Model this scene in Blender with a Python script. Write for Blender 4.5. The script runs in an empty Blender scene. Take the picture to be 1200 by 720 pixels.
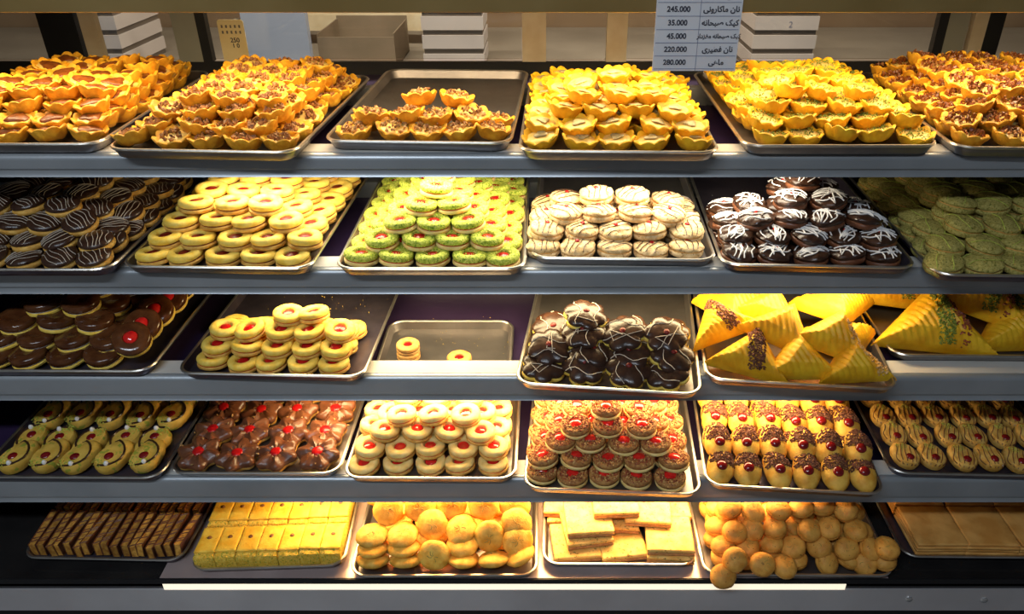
import bpy, math, random
from mathutils import Vector, Matrix, noise, Euler

# ------------------------------------------------------------------ camera, world, light, exposure
SC = bpy.context.scene
COL = SC.collection
CAM_Z = 1.5
FPX, PITCH, CX = 905.0, math.radians(30), 636.0
cam_d = bpy.data.cameras.new('camera')
cam_d.sensor_width = 36.0
cam_d.lens = FPX / 1200 * 36
cam_d.shift_x = -(CX - 600) / 1200
cam_d.clip_start = 0.02
cam = bpy.data.objects.new('camera', cam_d)
COL.objects.link(cam)
cam.location = (0, 0, CAM_Z)
cam.rotation_euler = (math.pi / 2 - PITCH, 0, 0)
SC.camera = cam

W = bpy.data.worlds.new('world')
SC.world = W
W.use_nodes = True
W.node_tree.nodes['Background'].inputs[0].default_value = (0.80, 0.86, 0.95, 1)
W.node_tree.nodes['Background'].inputs[1].default_value = 0.06

SC.view_settings.view_transform = 'Standard'
SC.view_settings.look = 'None'
SC.view_settings.gamma = 1
SC.view_settings.exposure = 0.0

# lamp power (watts) and colour per level, level 0 is the lamp under the case top
LAMP = [(8.6, (1.0, 0.77, 0.45), -0.95, 0.95), (3.4, (1.0, 0.90, 0.68), -0.56, 0.42),
        (5.0, (1.0, 0.78, 0.42), -0.50, 0.58), (5.6, (1.0, 0.73, 0.37), -0.44, 0.50), (6.8, (1.0, 0.64, 0.27), -0.46, 0.46)]
ROOM_LAMP = 36
random.seed(7)

# ------------------------------------------------------------------ helpers
def tag(o, label=None, cat=None, group=None, kind=None):
    if label: o['label'] = label
    if cat: o['category'] = cat
    if group: o['group'] = group
    if kind: o['kind'] = kind
    return o

def empty(name, loc=(0, 0, 0), parent=None):
    o = bpy.data.objects.new(name, None)
    o.empty_display_size = 0.02
    COL.objects.link(o)
    o.location = loc
    if parent: o.parent = parent
    return o

def link(name, me, parent=None):
    o = bpy.data.objects.new(name, me)
    COL.objects.link(o)
    if parent: o.parent = parent
    return o

def text_mesh(name, curve, loc, parent):
    """lettering as a plain mesh"""
    tmp = bpy.data.objects.new('lettering', curve); COL.objects.link(tmp)
    dg = bpy.context.evaluated_depsgraph_get()
    me = bpy.data.meshes.new_from_object(tmp.evaluated_get(dg), depsgraph=dg)
    bpy.data.objects.remove(tmp)
    t = link(name, me, parent)
    t.location = loc; t.rotation_euler = (math.pi / 2, 0, 0)
    return t

class MB:
    """collects geometry for one mesh"""
    def __init__(s):
        s.v, s.f = [], []
    def add(s, vs, fs, M=None):
        b = len(s.v)
        s.v += [tuple(M @ Vector(p)) for p in vs] if M else [tuple(p) for p in vs]
        s.f += [tuple(i + b for i in f) for f in fs]
        return s
    def box(s, x0, x1, y0, y1, z0, z1, M=None):
        vs = [(x0, y0, z0), (x1, y0, z0), (x1, y1, z0), (x0, y1, z0), (x0, y0, z1), (x1, y0, z1), (x1, y1, z1), (x0, y1, z1)]
        return s.add(vs, [(3, 2, 1, 0), (4, 5, 6, 7), (0, 1, 5, 4), (1, 2, 6, 5), (2, 3, 7, 6), (3, 0, 4, 7)], M)
    def loft(s, rfun, rings, seg=32, amp=0, freq=120, seed=0, zfun=None, M=None, cap=True):
        """rings = [(scale, z)]; outline radius rfun(theta); noise amp in metres"""
        vs, fs = [], []
        off = Vector((seed * 3.1, seed * 1.7, seed * 5.3))
        for k, (sc, z) in enumerate(rings):
            for i in range(seg):
                t = 2 * math.pi * i / seg
                r = rfun(t) * sc
                p = Vector((r * math.cos(t), r * math.sin(t), z))
                if zfun: p.z += zfun(t, sc, k)
                if amp:
                    n = noise.noise(p * freq + off)
                    d = Vector((math.cos(t) * sc, math.sin(t) * sc, 0.6))
                    p += d * n * amp
                vs.append(p)
        for k in range(len(rings) - 1):
            for i in range(seg):
                j = (i + 1) % seg
                fs.append((k * seg + i, k * seg + j, (k + 1) * seg + j, (k + 1) * seg + i))
        if cap:
            fs.append(tuple(reversed(range(seg))))
            b = (len(rings) - 1) * seg
            fs.append(tuple(range(b, b + seg)))
        return s.add(vs, fs, M)
    def tube(s, pts, r, seg=5, M=None):
        pts = [Vector(p) for p in pts]
        vs, fs = [], []
        n = len(pts)
        for k, p in enumerate(pts):
            d = (pts[min(k + 1, n - 1)] - pts[max(k - 1, 0)])
            d = d.normalized() if d.length > 1e-9 else Vector((1, 0, 0))
            a = d.cross(Vector((0, 0, 1)))
            a = a.normalized() if a.length > 1e-4 else Vector((1, 0, 0))
            b = a.cross(d)
            for i in range(seg):
                t = 2 * math.pi * i / seg
                vs.append(p + a * math.cos(t) * r + b * math.sin(t) * r)
        for k in range(n - 1):
            for i in range(seg):
                j = (i + 1) % seg
                fs.append((k * seg + i, k * seg + j, (k + 1) * seg + j, (k + 1) * seg + i))
        fs.append(tuple(reversed(range(seg))))
        fs.append(tuple(range((n - 1) * seg, n * seg)))
        return s.add(vs, fs, M)
    def chip(s, c, size, rng, flat=0.6):
        """an irregular crumb"""
        R = Euler((rng.uniform(0, 6), rng.uniform(0, 6), rng.uniform(0, 6))).to_matrix()
        q = [(1, 0, 0), (-1, 0, 0), (0, 1, 0), (0, -1, 0), (0, 0, 1), (0, 0, -1)]
        vs = [Vector(c) + R @ (Vector(p) * size * rng.uniform(0.5, 1.1) * Vector((1, flat, 0.8)).dot(Vector((abs(p[0]), abs(p[1]), abs(p[2]))))) for p in q]
        return s.add(vs, [(0, 2, 4), (2, 1, 4), (1, 3, 4), (3, 0, 4), (2, 0, 5), (1, 2, 5), (3, 1, 5), (0, 3, 5)])
    def extrude_x(s, prof, x0, x1):
        n = len(prof)
        vs = [(x0, y, z) for y, z in prof] + [(x1, y, z) for y, z in prof]
        fs = [(i, (i + 1) % n, n + (i + 1) % n, n + i) for i in range(n)]
        fs += [tuple(reversed(range(n))), tuple(range(n, 2 * n))]
        return s.add(vs, fs)
    def mesh(s, name, mat, smooth=True):
        me = bpy.data.meshes.new(name)
        me.from_pydata(s.v, [], s.f)
        me.materials.append(mat)
        if smooth:
            me.polygons.foreach_set('use_smooth', [True] * len(me.polygons))
            try: me.set_sharp_from_angle(angle=math.radians(50))
            except Exception: pass
        me.update()
        return me
    def build(s, name, mat, parent=None, smooth=True):
        return link(name, s.mesh(name, mat, smooth), parent)

# ------------------------------------------------------------------ materials
def mat(name, c1, c2=None, scale=60, rough=0.6, bump=0.0, bscale=None, metal=0.0, c3=None, c3at=0.6, c3scale=None, coat=0.0, rand=0.0,
        spec=0.4, emit=None, estr=0, sss=0.0, detail=4, alpha=None):
    m = bpy.data.materials.new(name)
    m.use_nodes = True
    nt = m.node_tree
    N, L = nt.nodes, nt.links
    P = N['Principled BSDF']
    P.inputs['Roughness'].default_value = rough
    P.inputs['Metallic'].default_value = metal
    P.inputs['Specular IOR Level'].default_value = spec
    P.inputs['Coat Weight'].default_value = coat
    P.inputs['Coat Roughness'].default_value = 0.12
    if sss:
        P.inputs['Subsurface Weight'].default_value = sss
        P.inputs['Subsurface Radius'].default_value = (0.006, 0.003, 0.0015)
        P.inputs['Subsurface Scale'].default_value = 1
    P.inputs['Base Color'].default_value = (*c1, 1)
    if emit:
        P.inputs['Emission Color'].default_value = (*emit, 1)
        P.inputs['Emission Strength'].default_value = estr
    if c2 is None and not bump: return m
    tc = N.new('ShaderNodeTexCoord')
    oi = N.new('ShaderNodeObjectInfo')
    ad = N.new('ShaderNodeVectorMath'); ad.operation = 'ADD'
    mu = N.new('ShaderNodeMath'); mu.operation = 'MULTIPLY'; mu.inputs[1].default_value = 37.0
    L.new(oi.outputs['Random'], mu.inputs[0])
    L.new(tc.outputs['Object'], ad.inputs[0]); L.new(mu.outputs[0], ad.inputs[1])
    def nz(sc, d=detail):
        n = N.new('ShaderNodeTexNoise')
        n.inputs['Scale'].default_value = sc
        n.inputs['Detail'].default_value = d
        L.new(ad.outputs[0], n.inputs['Vector'])
        return n
    if c2 is not None:
        n = nz(scale)
        r = N.new('ShaderNodeValToRGB')
        r.color_ramp.elements[0].position = 0.36; r.color_ramp.elements[1].position = 0.64
        r.color_ramp.elements[0].color = (*c1, 1); r.color_ramp.elements[1].color = (*c2, 1)
        L.new(n.outputs['Fac'], r.inputs['Fac'])
        out = r.outputs['Color']
        if c3 is not None:
            n3 = nz(c3scale or scale * 4, 2)
            r3 = N.new('ShaderNodeValToRGB')
            r3.color_ramp.elements[0].position = c3at; r3.color_ramp.elements[1].position = c3at + 0.05
            r3.color_ramp.elements[0].color = (0, 0, 0, 1); r3.color_ramp.elements[1].color = (1, 1, 1, 1)
            L.new(n3.outputs['Fac'], r3.inputs['Fac'])
            mx = N.new('ShaderNodeMix'); mx.data_type = 'RGBA'
            L.new(r3.outputs['Color'], mx.inputs['Factor'])
            L.new(out, mx.inputs['A']); mx.inputs['B'].default_value = (*c3, 1)
            out = mx.outputs['Result']
        if rand:
            hs = N.new('ShaderNodeHueSaturation')
            mr = N.new('ShaderNodeMapRange')
            mr.inputs['To Min'].default_value = 1 - rand; mr.inputs['To Max'].default_value = 1 + rand
            L.new(oi.outputs['Random'], mr.inputs['Value'])
            L.new(mr.outputs['Result'], hs.inputs['Value'])
            L.new(out, hs.inputs['Color'])
            out = hs.outputs['Color']
        L.new(out, P.inputs['Base Color'])
    if bump:
        nb = nz(bscale or scale * 3, 5)
        b = N.new('ShaderNodeBump')
        b.inputs['Strength'].default_value = bump
        b.inputs['Distance'].default_value = 0.002
        L.new(nb.outputs['Fac'], b.inputs['Height'])
        L.new(b.outputs['Normal'], P.inputs['Normal'])
    return m

M = {}
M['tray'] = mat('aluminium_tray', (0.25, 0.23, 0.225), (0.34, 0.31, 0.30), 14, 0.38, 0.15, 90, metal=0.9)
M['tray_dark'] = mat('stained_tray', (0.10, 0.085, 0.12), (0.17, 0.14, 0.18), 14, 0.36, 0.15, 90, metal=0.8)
M['rim'] = mat('aluminium_rim', (0.58, 0.54, 0.48), (0.70, 0.66, 0.60), 30, 0.32, metal=0.95)
M['steel'] = mat('brushed_steel', (0.38, 0.40, 0.42), (0.48, 0.50, 0.52), 6, 0.38, 0.05, 200, metal=0.55)
M['chrome'] = mat('chrome_band', (0.62, 0.58, 0.58), (0.74, 0.70, 0.70), 5, 0.3, metal=0.45)
M['plate'] = mat('purple_grey_shelf_board', (0.028, 0.014, 0.050), (0.040, 0.022, 0.066), 8, 0.45)
M['lip_top'] = mat('white_shelf_edge', (0.62, 0.58, 0.52), (0.70, 0.66, 0.6), 8, 0.4)
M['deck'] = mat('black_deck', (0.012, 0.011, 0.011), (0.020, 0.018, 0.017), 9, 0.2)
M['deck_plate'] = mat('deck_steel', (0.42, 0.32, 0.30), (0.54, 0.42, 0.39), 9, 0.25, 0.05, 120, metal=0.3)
M['black'] = mat('black_rubber', (0.008, 0.008, 0.009), None, rough=0.5)
M['dark_panel'] = mat('dark_side_panel', (0.02, 0.02, 0.022), (0.03, 0.03, 0.03), 5, 0.35)
M['led'] = mat('led_strip', (0.9, 0.85, 0.75), None, rough=0.5, emit=(1.0, 0.86, 0.62), estr=0.95)
M['diffuser'] = mat('lamp_diffuser', (0.8, 0.78, 0.72), None, rough=0.5)
M['wood'] = mat('cream_wood', (0.72, 0.58, 0.38), (0.82, 0.70, 0.50), 20, 0.55, 0.1)
M['paper'] = mat('grey_blue_paper', (0.80, 0.77, 0.78), (0.84, 0.81, 0.81), 12, 0.7)
M['ink'] = mat('ink', (0.05, 0.05, 0.07), None, rough=0.7)
M['line'] = mat('table_line', (0.24, 0.25, 0.36), None, rough=0.7)
M['card'] = mat('yellow_card', (0.82, 0.64, 0.30), (0.88, 0.72, 0.38), 14, 0.6)
M['cardboard'] = mat('brown_cardboard', (0.24, 0.18, 0.12), (0.30, 0.22, 0.15), 9, 0.75)
M['white_box'] = mat('white_carton', (0.62, 0.55, 0.54), (0.70, 0.62, 0.60), 6, 0.6)
M['box_gap'] = mat('grey_carton_base', (0.16, 0.13, 0.11), (0.20, 0.16, 0.13), 6, 0.7)
M['pale_blue'] = mat('pale_blue_board', (0.42, 0.47, 0.62), (0.48, 0.53, 0.68), 3, 0.3)
M['wall'] = mat('brown_wall', (0.24, 0.15, 0.085), (0.30, 0.20, 0.12), 3, 0.7)
M['counter'] = mat('counter_top', (0.26, 0.22, 0.18), (0.34, 0.29, 0.24), 4, 0.4)
M['floor'] = mat('floor_tile', (0.20, 0.19, 0.18), (0.26, 0.25, 0.24), 3, 0.4)
M['grey_green'] = mat('grey_green_stile', (0.34, 0.34, 0.28), (0.40, 0.40, 0.33), 6, 0.4)
M['screw'] = mat('steel_screw', (0.85, 0.85, 0.85), None, rough=0.2, metal=0.9)
g = bpy.data.materials.new('clear_glass'); g.use_nodes = True
nt = g.node_tree; nt.nodes.clear()
go = nt.nodes.new('ShaderNodeOutputMaterial'); gm = nt.nodes.new('ShaderNodeMixShader'); gt = nt.nodes.new('ShaderNodeBsdfTransparent')
gg = nt.nodes.new('ShaderNodeBsdfGlossy'); gf = nt.nodes.new('ShaderNodeFresnel')
gg.inputs['Roughness'].default_value = 0.03; gf.inputs['IOR'].default_value = 1.45
gt.inputs['Color'].default_value = (0.93, 0.95, 0.93, 1)
nt.links.new(gf.outputs[0], gm.inputs[0]); nt.links.new(gt.outputs[0], gm.inputs[1]); nt.links.new(gg.outputs[0], gm.inputs[2]); nt.links.new(gm.outputs[0], go.inputs[0])
M['glass'] = g
# food
M['tart'] = mat('golden_pastry', (0.64, 0.26, 0.010), (0.86, 0.47, 0.035), 70, 0.5, 0.35, 300, rand=0.16)
M['tart_yellow'] = mat('yellow_pastry', (0.76, 0.37, 0.010), (0.92, 0.56, 0.022), 70, 0.5, 0.35, 300, rand=0.14)
M['custard'] = mat('custard', (0.78, 0.50, 0.10), (0.86, 0.64, 0.22), 90, 0.4, 0.2, rand=0.06)
M['caramel'] = mat('caramel', (0.13, 0.032, 0.006), (0.24, 0.07, 0.012), 90, 0.35, 0.3, coat=0.1)
M['walnut'] = mat('walnut_crumb', (0.16, 0.055, 0.014), (0.36, 0.16, 0.045), 160, 0.55, 0.3, rand=0.15)
M['nut_pale'] = mat('chopped_nut', (0.55, 0.36, 0.14), (0.34, 0.17, 0.06), 160, 0.55, 0.3)
M['pistachio'] = mat('pistachio_crumb', (0.36, 0.46, 0.05), (0.62, 0.66, 0.12), 160, 0.6, 0.3, rand=0.15)
M['pist_dark'] = mat('dark_pistachio_crumb', (0.16, 0.20, 0.02), (0.30, 0.34, 0.05), 160, 0.7, 0.3)
M['dusky'] = mat('dusky_cream_spot', (0.36, 0.29, 0.13), (0.48, 0.40, 0.20), 120, 0.4)
M['biscuit'] = mat('yellow_biscuit', (0.88, 0.56, 0.06), (0.95, 0.71, 0.15), 80, 0.65, 0.4, 380, rand=0.08)
M['biscuit_base'] = mat('baked_biscuit_base', (0.62, 0.30, 0.045), (0.82, 0.50, 0.12), 80, 0.65, 0.4, 380, rand=0.10)
M['biscuit_cream'] = mat('cream_biscuit', (0.90, 0.62, 0.17), (0.95, 0.73, 0.29), 80, 0.65, 0.35, 380, rand=0.06)
M['biscuit_brown'] = mat('browned_biscuit', (0.62, 0.29, 0.06), (0.76, 0.42, 0.12), 80, 0.6, 0.35, 380, rand=0.10)
M['biscuit_gold'] = mat('olive_gold_biscuit', (0.66, 0.38, 0.05), (0.78, 0.50, 0.09), 60, 0.5, 0.3, 380, c3=(0.36, 0.36, 0.04), c3at=0.60, c3scale=90, rand=0.08)
M['jam'] = mat('red_jam', (0.42, 0.006, 0.008), (0.60, 0.012, 0.012), 120, 0.25, 0.1, coat=0.15)
M['jam_dark'] = mat('dark_jam', (0.15, 0.006, 0.008), (0.24, 0.01, 0.01), 120, 0.12, coat=0.5)
M['jam_deep'] = mat('deep_red_jam', (0.16, 0.008, 0.005), (0.24, 0.016, 0.008), 120, 0.4, 0.1)
M['jam_bright'] = mat('bright_red_jelly', (0.72, 0.012, 0.012), (0.85, 0.03, 0.02), 120, 0.1, coat=0.6)
M['pist_ring'] = mat('pistachio_sugar_crust', (0.42, 0.50, 0.03), (0.76, 0.77, 0.14), 260, 0.75, 0.7, 420, c3=(0.18, 0.30, 0.01), c3at=0.56, c3scale=330, rand=0.07)
M['pist_dull'] = mat('dull_pistachio_crust', (0.36, 0.29, 0.06), (0.52, 0.43, 0.12), 260, 0.8, 0.7, 420, c3=(0.17, 0.16, 0.02), c3at=0.58, c3scale=330, rand=0.1)
M['sugar'] = mat('sugared_biscuit', (0.60, 0.39, 0.16), (0.80, 0.59, 0.32), 110, 0.7, 0.6, 300, c3=(0.36, 0.20, 0.08), c3at=0.60, c3scale=200, rand=0.06)
M['choc'] = mat('dark_chocolate', (0.035, 0.014, 0.008), (0.06, 0.026, 0.014), 90, 0.3, 0.25, 200, coat=0.2, rand=0.1)
M['choc_milk'] = mat('milk_chocolate', (0.13, 0.042, 0.018), (0.20, 0.075, 0.034), 60, 0.32, 0.25, 160, coat=0.12, rand=0.1)
M['choc_glaze'] = mat('brown_glaze', (0.075, 0.022, 0.007), (0.13, 0.045, 0.014), 60, 0.18, 0.12, 160, coat=0.5, rand=0.1)
M['icing'] = mat('white_icing', (0.80, 0.76, 0.74), (0.88, 0.85, 0.83), 90, 0.5, 0.3)
M['icing_thin'] = mat('thin_cream_icing', (0.62, 0.52, 0.40), (0.70, 0.60, 0.48), 90, 0.5)
M['pearl'] = mat('white_pearl', (0.85, 0.82, 0.78), None, rough=0.25)
M['crumb_base'] = mat('browned_crumb_crust', (0.34, 0.13, 0.035), (0.52, 0.26, 0.07), 160, 0.7, 0.5, rand=0.08)
M['crumb_choc'] = mat('chocolate_crumb', (0.10, 0.03, 0.015), (0.24, 0.09, 0.045), 200, 0.6, 0.3, rand=0.1)
M['crumb_red'] = mat('red_brown_crumb', (0.22, 0.03, 0.015), (0.46, 0.14, 0.05), 200, 0.5, 0.3, rand=0.1)
M['crumb_nut'] = mat('toasted_nut_crumb', (0.56, 0.28, 0.07), (0.80, 0.52, 0.20), 200, 0.6, 0.3, rand=0.15)
M['yellow_puff'] = mat('yellow_ridged_pastry', (0.78, 0.36, 0.008), (0.92, 0.54, 0.02), 40, 0.5, 0.4, 220, rand=0.08)
M['sponge_top'] = mat('sponge_top', (0.88, 0.48, 0.03), (0.97, 0.66, 0.08), 50, 0.6, 0.4, 260, c3=(0.70, 0.26, 0.02), c3at=0.68, c3scale=140, rand=0.06)
M['sponge_crumb'] = mat('sponge_crumb', (0.78, 0.46, 0.03), (0.92, 0.64, 0.10), 200, 0.8, 0.8, 420, c3=(0.36, 0.34, 0.03), c3at=0.58, c3scale=260, rand=0.06)
M['cookie'] = mat('golden_cookie', (0.74, 0.34, 0.03), (0.90, 0.54, 0.09), 60, 0.6, 0.4, 300, rand=0.18)
M['cookie_brown'] = mat('baked_ball_cookie', (0.62, 0.26, 0.035), (0.78, 0.40, 0.075), 60, 0.6, 0.4, 300, c3=(0.32, 0.12, 0.015), c3at=0.68, c3scale=160, rand=0.16)
M['crack'] = mat('dark_cookie_crack', (0.40, 0.24, 0.05), (0.50, 0.34, 0.08), 160, 0.8)
M['shortbread'] = mat('speckled_shortbread', (0.80, 0.46, 0.10), (0.91, 0.62, 0.19), 60, 0.65, 0.35, 300, c3=(0.30, 0.17, 0.03), c3at=0.62, c3scale=200, rand=0.06)
M['bread_side'] = mat('toasted_edge', (0.46, 0.20, 0.06), (0.62, 0.32, 0.11), 120, 0.7, 0.5, 300)
M['phyllo'] = mat('layered_pastry_crust', (0.60, 0.27, 0.06), (0.78, 0.42, 0.12), 24, 0.4, 0.3, 90, rand=0.1)
M['wafer'] = mat('wafer', (0.40, 0.16, 0.025), (0.66, 0.34, 0.06), 120, 0.6, 0.4, rand=0.35)

# ------------------------------------------------------------------ geometry of the view: shelf levels relative to the camera
def P(px, py, z):
    """point of the horizontal plane z (relative to the camera) at image position px, py"""
    dep = PITCH + math.atan((py - 360) / FPX)
    h = -z / math.tan(dep)
    Z = h * math.cos(PITCH) - z * math.sin(PITCH)
    return (px - CX) / FPX * Z, h

LEV = [-0.39, -0.58, -0.77, -0.96, -1.15]      # tray level of each row below the camera
LIPF = [1.144, 1.125, 1.092, 1.045, 0.985]     # front of each shelf edge, distance from the camera
LIPH = [0.037, 0.045, 0.051, 0.057]                 # height of each shelf edge
XL, XR, BACK = -1.36, 1.32, 1.80

# ------------------------------------------------------------------ setting: room around the case
def struct(name, mb, m):
    o = mb.build(name, m, smooth=False)
    o['kind'] = 'structure'
    return o
struct('floor', MB().box(-3.2, 3.2, -1.6, 3.5, -0.05, 0), M['floor'])
struct('wall_back', MB().box(-3.2, 3.2, 3.3, 3.4, 0, 2.7), M['wall'])

# ------------------------------------------------------------------ the display case
case = empty('display_case', (0, 1.4, 0))
tag(case, 'long steel bakery display case with shelf tiers of pastry trays', 'display case')
def cpart(name, mb, m, parent=case, smooth=False):
    o = mb.build(name, m, None, smooth)
    p = parent
    o.parent = p
    o.matrix_parent_inverse = Matrix.Translation(-(Vector((0, 1.4, 0))))
    return o
def sub(name, mb, m, parent, smooth=False):
    o = mb.build(name, m, parent, smooth)
    return o

def lip_profile(f, z, hgt=0.044, depth=0.045):
    """rounded shelf edge: back top, bullnose, face, return at the bottom"""
    pr = [(f + depth, z), (f + 0.010, z)]
    for a in range(0, 91, 15):
        t = math.radians(a)
        pr.append((f + 0.010 - 0.010 * math.sin(t), z - 0.010 + 0.010 * math.cos(t)))
    pr += [(f, z - hgt + 0.014), (f + 0.004, z - hgt + 0.011), (f + 0.004, z - hgt + 0.004), (f + 0.001, z - hgt), (f + 0.012, z - hgt), (f + 0.016, z - hgt + 0.006), (f + depth, z - hgt + 0.006)]
    return pr

def lamp(level, parent, y, z, x0, x1, power, color):
    hs = MB().box(x0 - 0.02, x1 + 0.02, y - 0.034, y + 0.034, z - 0.002, z + 0.006)
    sub('lamp_housing', hs, M['diffuser'], parent)
    ld = bpy.data.lights.new('shelf_lamp', 'AREA')
    ld.shape = 'RECTANGLE'; ld.size = x1 - x0; ld.size_y = 0.06
    ld.energy = power; ld.color = color
    lo = bpy.data.objects.new('shelf_lamp', ld)
    COL.objects.link(lo)
    lo.parent = parent
    lo.location = ((x0 + x1) / 2, y, z - 0.004)

# top board with the lamp of the top row
zt = CAM_Z - 0.182
top = cpart('top_board', MB().box(XL, XR, 1.17, BACK, zt + 0.004, zt + 0.022), M['dark_panel'])
def unshift(o):   # sub-parts hang under a part whose parent inverse already places it in the world
    return o
sub('top_edge', MB().extrude_x([(1.165, zt + 0.04), (1.15, zt + 0.03), (1.15, zt - 0.002), (1.158, zt - 0.004), (1.19, zt - 0.004), (1.19, zt + 0.04)], XL, XR),
    mat('bronze_edge', (0.30, 0.19, 0.06), (0.38, 0.25, 0.09), 6, 0.35, metal=0.2), top)
lamp(0, top, 1.26, zt - 0.003, LAMP[0][2], LAMP[0][3], LAMP[0][0], LAMP[0][1])
for i in range(4):
    z = CAM_Z + LEV[i]; f = LIPF[i]
    sh = cpart('shelf', MB().box(XL, XR, f + 0.045, BACK, z - 0.040, z - 0.034), M['plate'])
    sub('shelf_edge', MB().extrude_x(lip_profile(f, z, LIPH[i]), XL, XR), M['steel'], sh, True)
    sub('edge_strip', MB().box(XL, XR, f + 0.012, f + 0.050, z - 0.001, z + 0.0006), M['lip_top'], sh)
    sub('support_rail', MB().box(XL, XR, f + 0.40, f + 0.425, z - 0.034, z), M['steel'], sh)
    p, c, x0, x1 = LAMP[i + 1]
    lamp(i + 1, sh, f + 0.085, z - 0.046, x0, x1, p, c)
zb = CAM_Z + LEV[4]
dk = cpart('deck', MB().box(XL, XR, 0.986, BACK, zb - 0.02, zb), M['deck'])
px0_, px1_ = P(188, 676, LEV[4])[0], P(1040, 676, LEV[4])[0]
sub('deck_plate', MB().box(px0_, px1_, 0.987, BACK - 0.3, zb, zb + 0.0007), M['deck_plate'], dk)  # thin paler sheet over the middle stretch of the black deck
cpart('gasket', MB().box(XL, XR, 0.984, 0.990, zb - 0.012, zb - 0.0005), M['black'])
xa, xb = P(190, 687, LEV[4] - 0.014)[0], P(992, 687, LEV[4] - 0.014)[0]
cpart('light_strip', MB().box(xa, xb, 0.9835, 0.99, zb - 0.0258, zb - 0.012), M['led'])  # bright line below the deck edge, drawn as a weakly glowing bar
cpart('strip_channel', MB().box(XL, XR, 0.986, 1.0, zb - 0.026, zb - 0.012), M['dark_panel'])
band = cpart('front_band', MB().box(XL, XR, 0.982, 1.0, zb - 0.083, zb - 0.026), M['chrome'])
for px, py in ((1065, 702), (1153, 703)):
    dep = PITCH + math.atan((py - 360) / FPX)
    zz = -0.982 * math.tan(dep)
    x = (px - CX) / FPX * (0.982 * math.cos(PITCH) - zz * math.sin(PITCH))
    s = MB().loft(lambda t: 0.007, [(0.9, 0), (1, 0.001), (0.8, 0.003), (0.3, 0.0035)], 16, M=Matrix.Translation((x, 0.982, CAM_Z + zz)) @ Matrix.Rotation(math.pi / 2, 4, 'X'))
    sub('screw', s, M['screw'], band, True)
cpart('base_cabinet', MB().box(XL, XR, 1.0, BACK, 0.0, zb - 0.083), M['black'])
for nm, xx in (('side_panel', XL - 0.02), ('side_panel', XR)):
    cpart(nm, MB().add([(xx, 1.17, zt), (xx + 0.02, 1.17, zt), (xx + 0.02, BACK, zt), (xx, BACK, zt), (xx, 0.986, zb - 0.083), (xx + 0.02, 0.986, zb - 0.083), (xx + 0.02, BACK, zb - 0.083), (xx, BACK, zb - 0.083)],
                         [(0, 1, 2, 3), (7, 6, 5, 4), (0, 4, 5, 1), (1, 5, 6, 2), (2, 6, 7, 3), (3, 7, 4, 0)]), M['dark_panel'])
# rear sliding doors: glass panes between stiles, lower part closed by a dark back sheet
cpart('back_sheet', MB().box(XL, XR, BACK, BACK + 0.01, zb, CAM_Z + LEV[0] - 0.005), M['dark_panel'])
def wx(px, py, y):
    dep = PITCH + math.atan((py - 360) / FPX)
    z = -y * math.tan(dep)
    return (px - CX) / FPX * (y * math.cos(PITCH) - z * math.sin(PITCH)), CAM_Z + z
zlo, zhi = CAM_Z + LEV[0] - 0.005, zt + 0.004
def stile(p0, p1, m, y=BACK, t=0.02):
    x0, x1 = wx(p0, 45, y)[0], wx(p1, 45, y)[0]
    cpart('door_stile', MB().box(x0, x1, y, y + t, zlo, zhi), m)
for p0, p1, m in ((50, 93, M['dark_panel']), (98, 116, M['wood']), (205, 233, M['grey_green']), (233, 244, M['dark_panel']),
                  (612, 640, M['wood']), (711, 735, M['wood']), (1096, 1107, M['dark_panel']), (1107, 1131, M['grey_green']), (1137, 1153, M['wood']), (1153, 1172, M['dark_panel'])):
    stile(p0, p1, m)
edges = [XL] + [wx(p, 45, BACK)[0] for p in (204, 613, 722, 1110)] + [XR]
for k in range(5):
    cpart('glass_pane', MB().box(edges[k] + 0.004, edges[k + 1] - 0.004, BACK + 0.022 + 0.008 * (k % 2), BACK + 0.026 + 0.008 * (k % 2), zlo, zhi), M['glass'])
# matrix fix: parts were modelled in world coordinates
for o in list(case.children):
    o.matrix_parent_inverse = Matrix.Translation((0, -1.4, 0))

# ceiling with unseen lamps: a cool panel on the customers' side, a warm strip added to light the back counter
ceil = struct('ceiling', MB().box(-3.2, 3.2, -1.6, 3.5, 2.67, 2.72), mat('ceiling_white', (0.5, 0.5, 0.5)))
def ceiling_lamp(nm, x, y, z, w, d, energy, color):
    sub(nm, MB().box(x - w / 2 - 0.04, x + w / 2 + 0.04, y - d / 2 - 0.02, y + d / 2 + 0.02, z, 2.67), M['diffuser'], ceil)
    ld = bpy.data.lights.new(nm + '_light', 'AREA')
    ld.shape = 'RECTANGLE'; ld.size = w; ld.size_y = d; ld.energy = energy; ld.color = color
    lo = bpy.data.objects.new(nm + '_light', ld); COL.objects.link(lo); lo.parent = ceil; lo.location = (x, y, z - 0.006)
ceiling_lamp('lamp_panel', -0.7, -0.5, 2.62, 1.7, 0.2, ROOM_LAMP, (0.76, 0.88, 1.0))
ceiling_lamp('lamp_strip', 0.0, 2.15, 2.2, 2.5, 0.08, 42, (1.0, 0.86, 0.68))  # unseen strip, added to brighten the fronts of the cartons

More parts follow.
